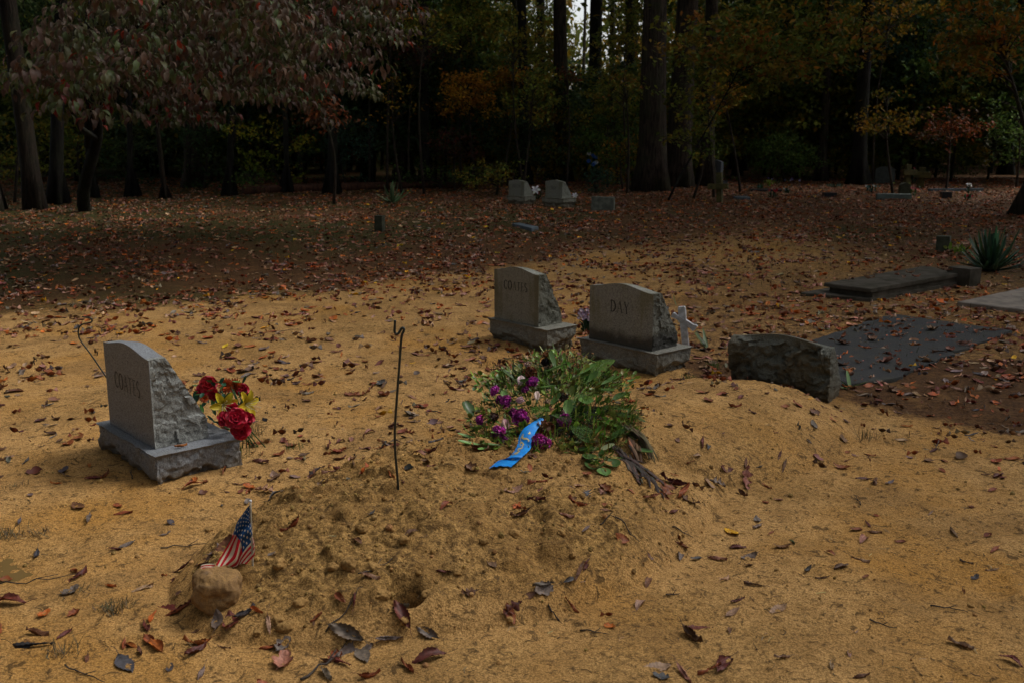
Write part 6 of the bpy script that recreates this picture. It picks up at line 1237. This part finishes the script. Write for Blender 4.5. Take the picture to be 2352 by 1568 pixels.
tag(mb.obj('undergrowth', MAT['foliage'], None, False), 'low dark undergrowth between the trunks deep in the wood', 'undergrowth', kind='stuff')
# wood all round, out of the frame: low dark undergrowth keeps horizon light out
n = 26000; a = q.uniform(0, 2 * pi, n); rr = q.uniform(22, 46, n); x, y, z = rr * np.sin(a), 6 + rr * np.cos(a), q.uniform(0, 11, n); k_ = (y < 20) & ((np.abs(x) > .62 * np.maximum(y, 0) + 3)); x, y, z = x[k_], y[k_], z[k_]; n = len(x)
mb = MB(); scatter(mb, LEAFV, LEAFF, np.stack([x, y, z], -1), rotm(q.normal(0, .9, n), q.normal(0, .9, n), q.uniform(0, 6.3, n)), q.uniform(.8, 1.5, n), np.array((.05, .065, .02)) * q.uniform(.6, 1.3, (n, 1)))
tag(mb.obj('surrounding_woods', MAT['foliage'], None, False), 'dark woodland surrounding the clearing on the other sides', 'woodland', kind='stuff')
# ------------------------------------------------------------------ dogwood with drooping maroon leaves
DB = P(205, 484); r = thing('dogwood_tree', 'wide dogwood with drooping maroon and green leaves filling the upper left', 'tree', (DB[0], DB[1], 0))
dc = np.array([-4.25, 13.9, 3.75]); dr = np.array([3.6, 4.9, 2.4]); n_sp = 1150; d = q.normal(size=(n_sp * 3, 3)); d /= np.linalg.norm(d, axis=1)[:, None]; kk = q.random(n_sp * 3) ** .33; S = dc + d * kk[:, None] * dr
S[:, 2] += .35 * np.sin(S[:, 0] * 1.7 + 1) * .5 + .3 * fbm2(S[:, 0] * .8, S[:, 1] * .8, 2, 3)
lim = 2.55 + .62 * (S[:, 0] + 6.0) * 11 / np.maximum(S[:, 1], 8); rt_ = S[:, 0] / S[:, 1]; ok = (rt_ < -.124 + .03 * np.sin(S[:, 2] * 4) + .02 * np.sin(S[:, 1] * 3)) & ((S[:, 2] - 1.6) / S[:, 1] < np.where(rt_ < -.42, .055 + .80 * (rt_ + .514), 9)) & (S[:, 2] < lim + 1.5 + .1 * (S[:, 1] - 9)) & (S[:, 2] > 1.98 + .10 * np.abs(S[:, 0] + 4.4) + .28 * np.sin(S[:, 0] * 3.1 + 1)) & (S[:, 2] < 5.4); S = S[ok][:n_sp]; n_sp = len(S)
per = 17; N = n_sp * per; i = np.repeat(np.arange(n_sp), per); a = q.uniform(0, 6.3, N); rr = .30 * np.sqrt(q.random(N)); pos = S[i] + np.stack([rr * np.cos(a), rr * np.sin(a), q.normal(0, .035, N) - .25 * rr], -1)
el = -q.uniform(.55, 1.45, N); dirn = np.stack([np.cos(a) * np.cos(el), np.sin(a) * np.cos(el), np.sin(el)], -1); nrm = np.stack([np.cos(a), np.sin(a), .5 + 0 * a], -1) + q.normal(0, .35, (N, 3)); R = frame(dirn, nrm)
DV, DF, dtc = leafmesh('beech', 77, 5, 2, .55, -.5, 0); DV = DV + [.5, 0, 0]; DV[:, 1] *= 1.05
dp = np.array([(.19, .115, .078), (.15, .085, .060), (.15, .145, .060), (.11, .145, .048), (.22, .15, .10), (.15, .10, .066), (.13, .13, .055)]); pi_ = q.integers(0, 7, n_sp)[i]; pi_ = np.where(q.random(N) < .45, q.integers(0, 7, N), pi_); C = dp[pi_] * q.uniform(.6, 1.3, (N, 1)); red = q.random(N) < .022; C[red] = np.array((.42, .055, .02)) * q.uniform(.7, 1.2, (red.sum(), 1))
redz = (pos[:, 0] < -4.3) & (pos[:, 2] < 2.2) & (q.random(N) < .07); C[redz] = (.20, .025, .02)
mb = MB(); scatter(mb, DV, DF, pos - r.location, R, q.uniform(.085, .145, N), C, dtc * [1, 1, 1]); mb.obj('crown', MAT['dogwood'], r)
tb = MB(); ctr = dc - np.array(r.location); s = np.linspace(0, 1, 12)[:, None]
def limb(a, b, r0, r1, sag=.3, n=10):
    s = np.linspace(0, 1, n)[:, None]; a, b = np.array(a), np.array(b); L = np.linalg.norm(b - a); p = a * (1 - s) + b * s + np.sin(s * pi) * [0, 0, sag] + np.sin(s * 7 + L) * .03 * L; tb.add(*tube(p, np.linspace(r0, r1, n), 7)); return p
main = limb([0, 0, -.1], [ctr[0] * .25, ctr[1] * .3, 2.4], .14, .09, .1); 
for k in range(9):
    e = S[q.integers(0, n_sp)] - np.array(r.location); p = limb(main[q.integers(5, 10)], e * [1, 1, 1] - [0, 0, .1], .06, .015, .5)
    for j in range(7): e2 = p[q.integers(3, 10)]; c_ = S - np.array(r.location); dd_ = np.linalg.norm(c_ - e2, axis=1); t_ = c_[np.argsort(dd_)[q.integers(0, 60)]]; limb(e2, t_, .016, .004, .08, 6)
tb.obj('trunk', MAT['bark_dark'], r)
rt = P(380, 457); tall_tree('forest_tree', 'slim reddish-barked straight trunk under the maroon crown', rt[0], rt[1], .062, (-.2, 0), 9, 'bark_pale', (8.5, .4), None, None, 55, 0, .2)
# fallen log along the wood's edge, left
lg = [P(u, v) for u, v in ((560, 447), (700, 441), (850, 436), (1000, 432), (1075, 434))]; b0 = lg[0].copy(); mb = MB(); mb.add(*tube(np.array([l - b0 + [0, 0, .09] for l in lg]), [.13, .13, .12, .10, .08], 12)); V = mb.V[0]; V += .02 * fbm3(V * 3, 3, 2)[:, None]
tag(mb.obj('fallen_log', m_bark('log_bark', (.12, .05, .028), (.04, .02, .014)), None, True, b0), 'long reddish fallen log along the forest edge at left', 'log')
# ================================================================== LIGHT, SKY, CAMERA
w = bpy.data.worlds.new('World'); SC.world = w; w.use_nodes = True; nt = w.node_tree; nt.nodes.clear(); out = nt.nodes.new('ShaderNodeOutputWorld')
SE, SR = radians(50), radians(72)
sky = nd(nt, 'TexSky', _sky_type='NISHITA', _sun_disc=False, _sun_elevation=SE, _sun_rotation=SR, _air_density=1.0, _dust_density=4.0, _ozone_density=1.0)
hsv = nd(nt, 'HueSaturation', Saturation=.32, Value=1.0, Color=sky.outputs[0]); bg = nd(nt, 'Background', Color=hsv.outputs[0], Strength=.125); nt.links.new(bg.outputs[0], out.inputs[0])
L = bpy.data.lights.new('sun', 'SUN'); L.energy = 1.5; L.angle = radians(24); L.color = (1, .97, .93); o = bpy.data.objects.new('sun', L); COL.objects.link(o)
# sun direction (Nishita: rotation measured clockwise from +Y)
sd_ = Vector((math.sin(SR) * cos(SE), math.cos(SR) * cos(SE), math.sin(SE))); o.rotation_euler = (-sd_).to_track_quat('-Z', 'Y').to_euler(); o.location = (0, 0, 30)
cam = bpy.data.cameras.new('camera'); cam.sensor_width = 36; cam.lens = F / 2352 * 36; cam.clip_end = 900; cam.clip_start = .05
cam.dof.use_dof = True; cam.dof.focus_distance = 4.7; cam.dof.aperture_fstop = 5.6
co = bpy.data.objects.new('camera', cam); COL.objects.link(co); co.location = (0, 0, CAMH); co.rotation_euler = (pi / 2 - PITCH, 0, 0); SC.camera = co
SC.view_settings.view_transform = 'Standard'; SC.view_settings.look = 'None'; SC.view_settings.exposure = 0.86; SC.view_settings.gamma = 1.0
SC.cycles.use_denoising = True; SC.cycles.max_bounces = 6; SC.cycles.diffuse_bounces = 3; SC.cycles.glossy_bounces = 2; SC.cycles.transmission_bounces = 2; SC.cycles.transparent_max_bounces = 4
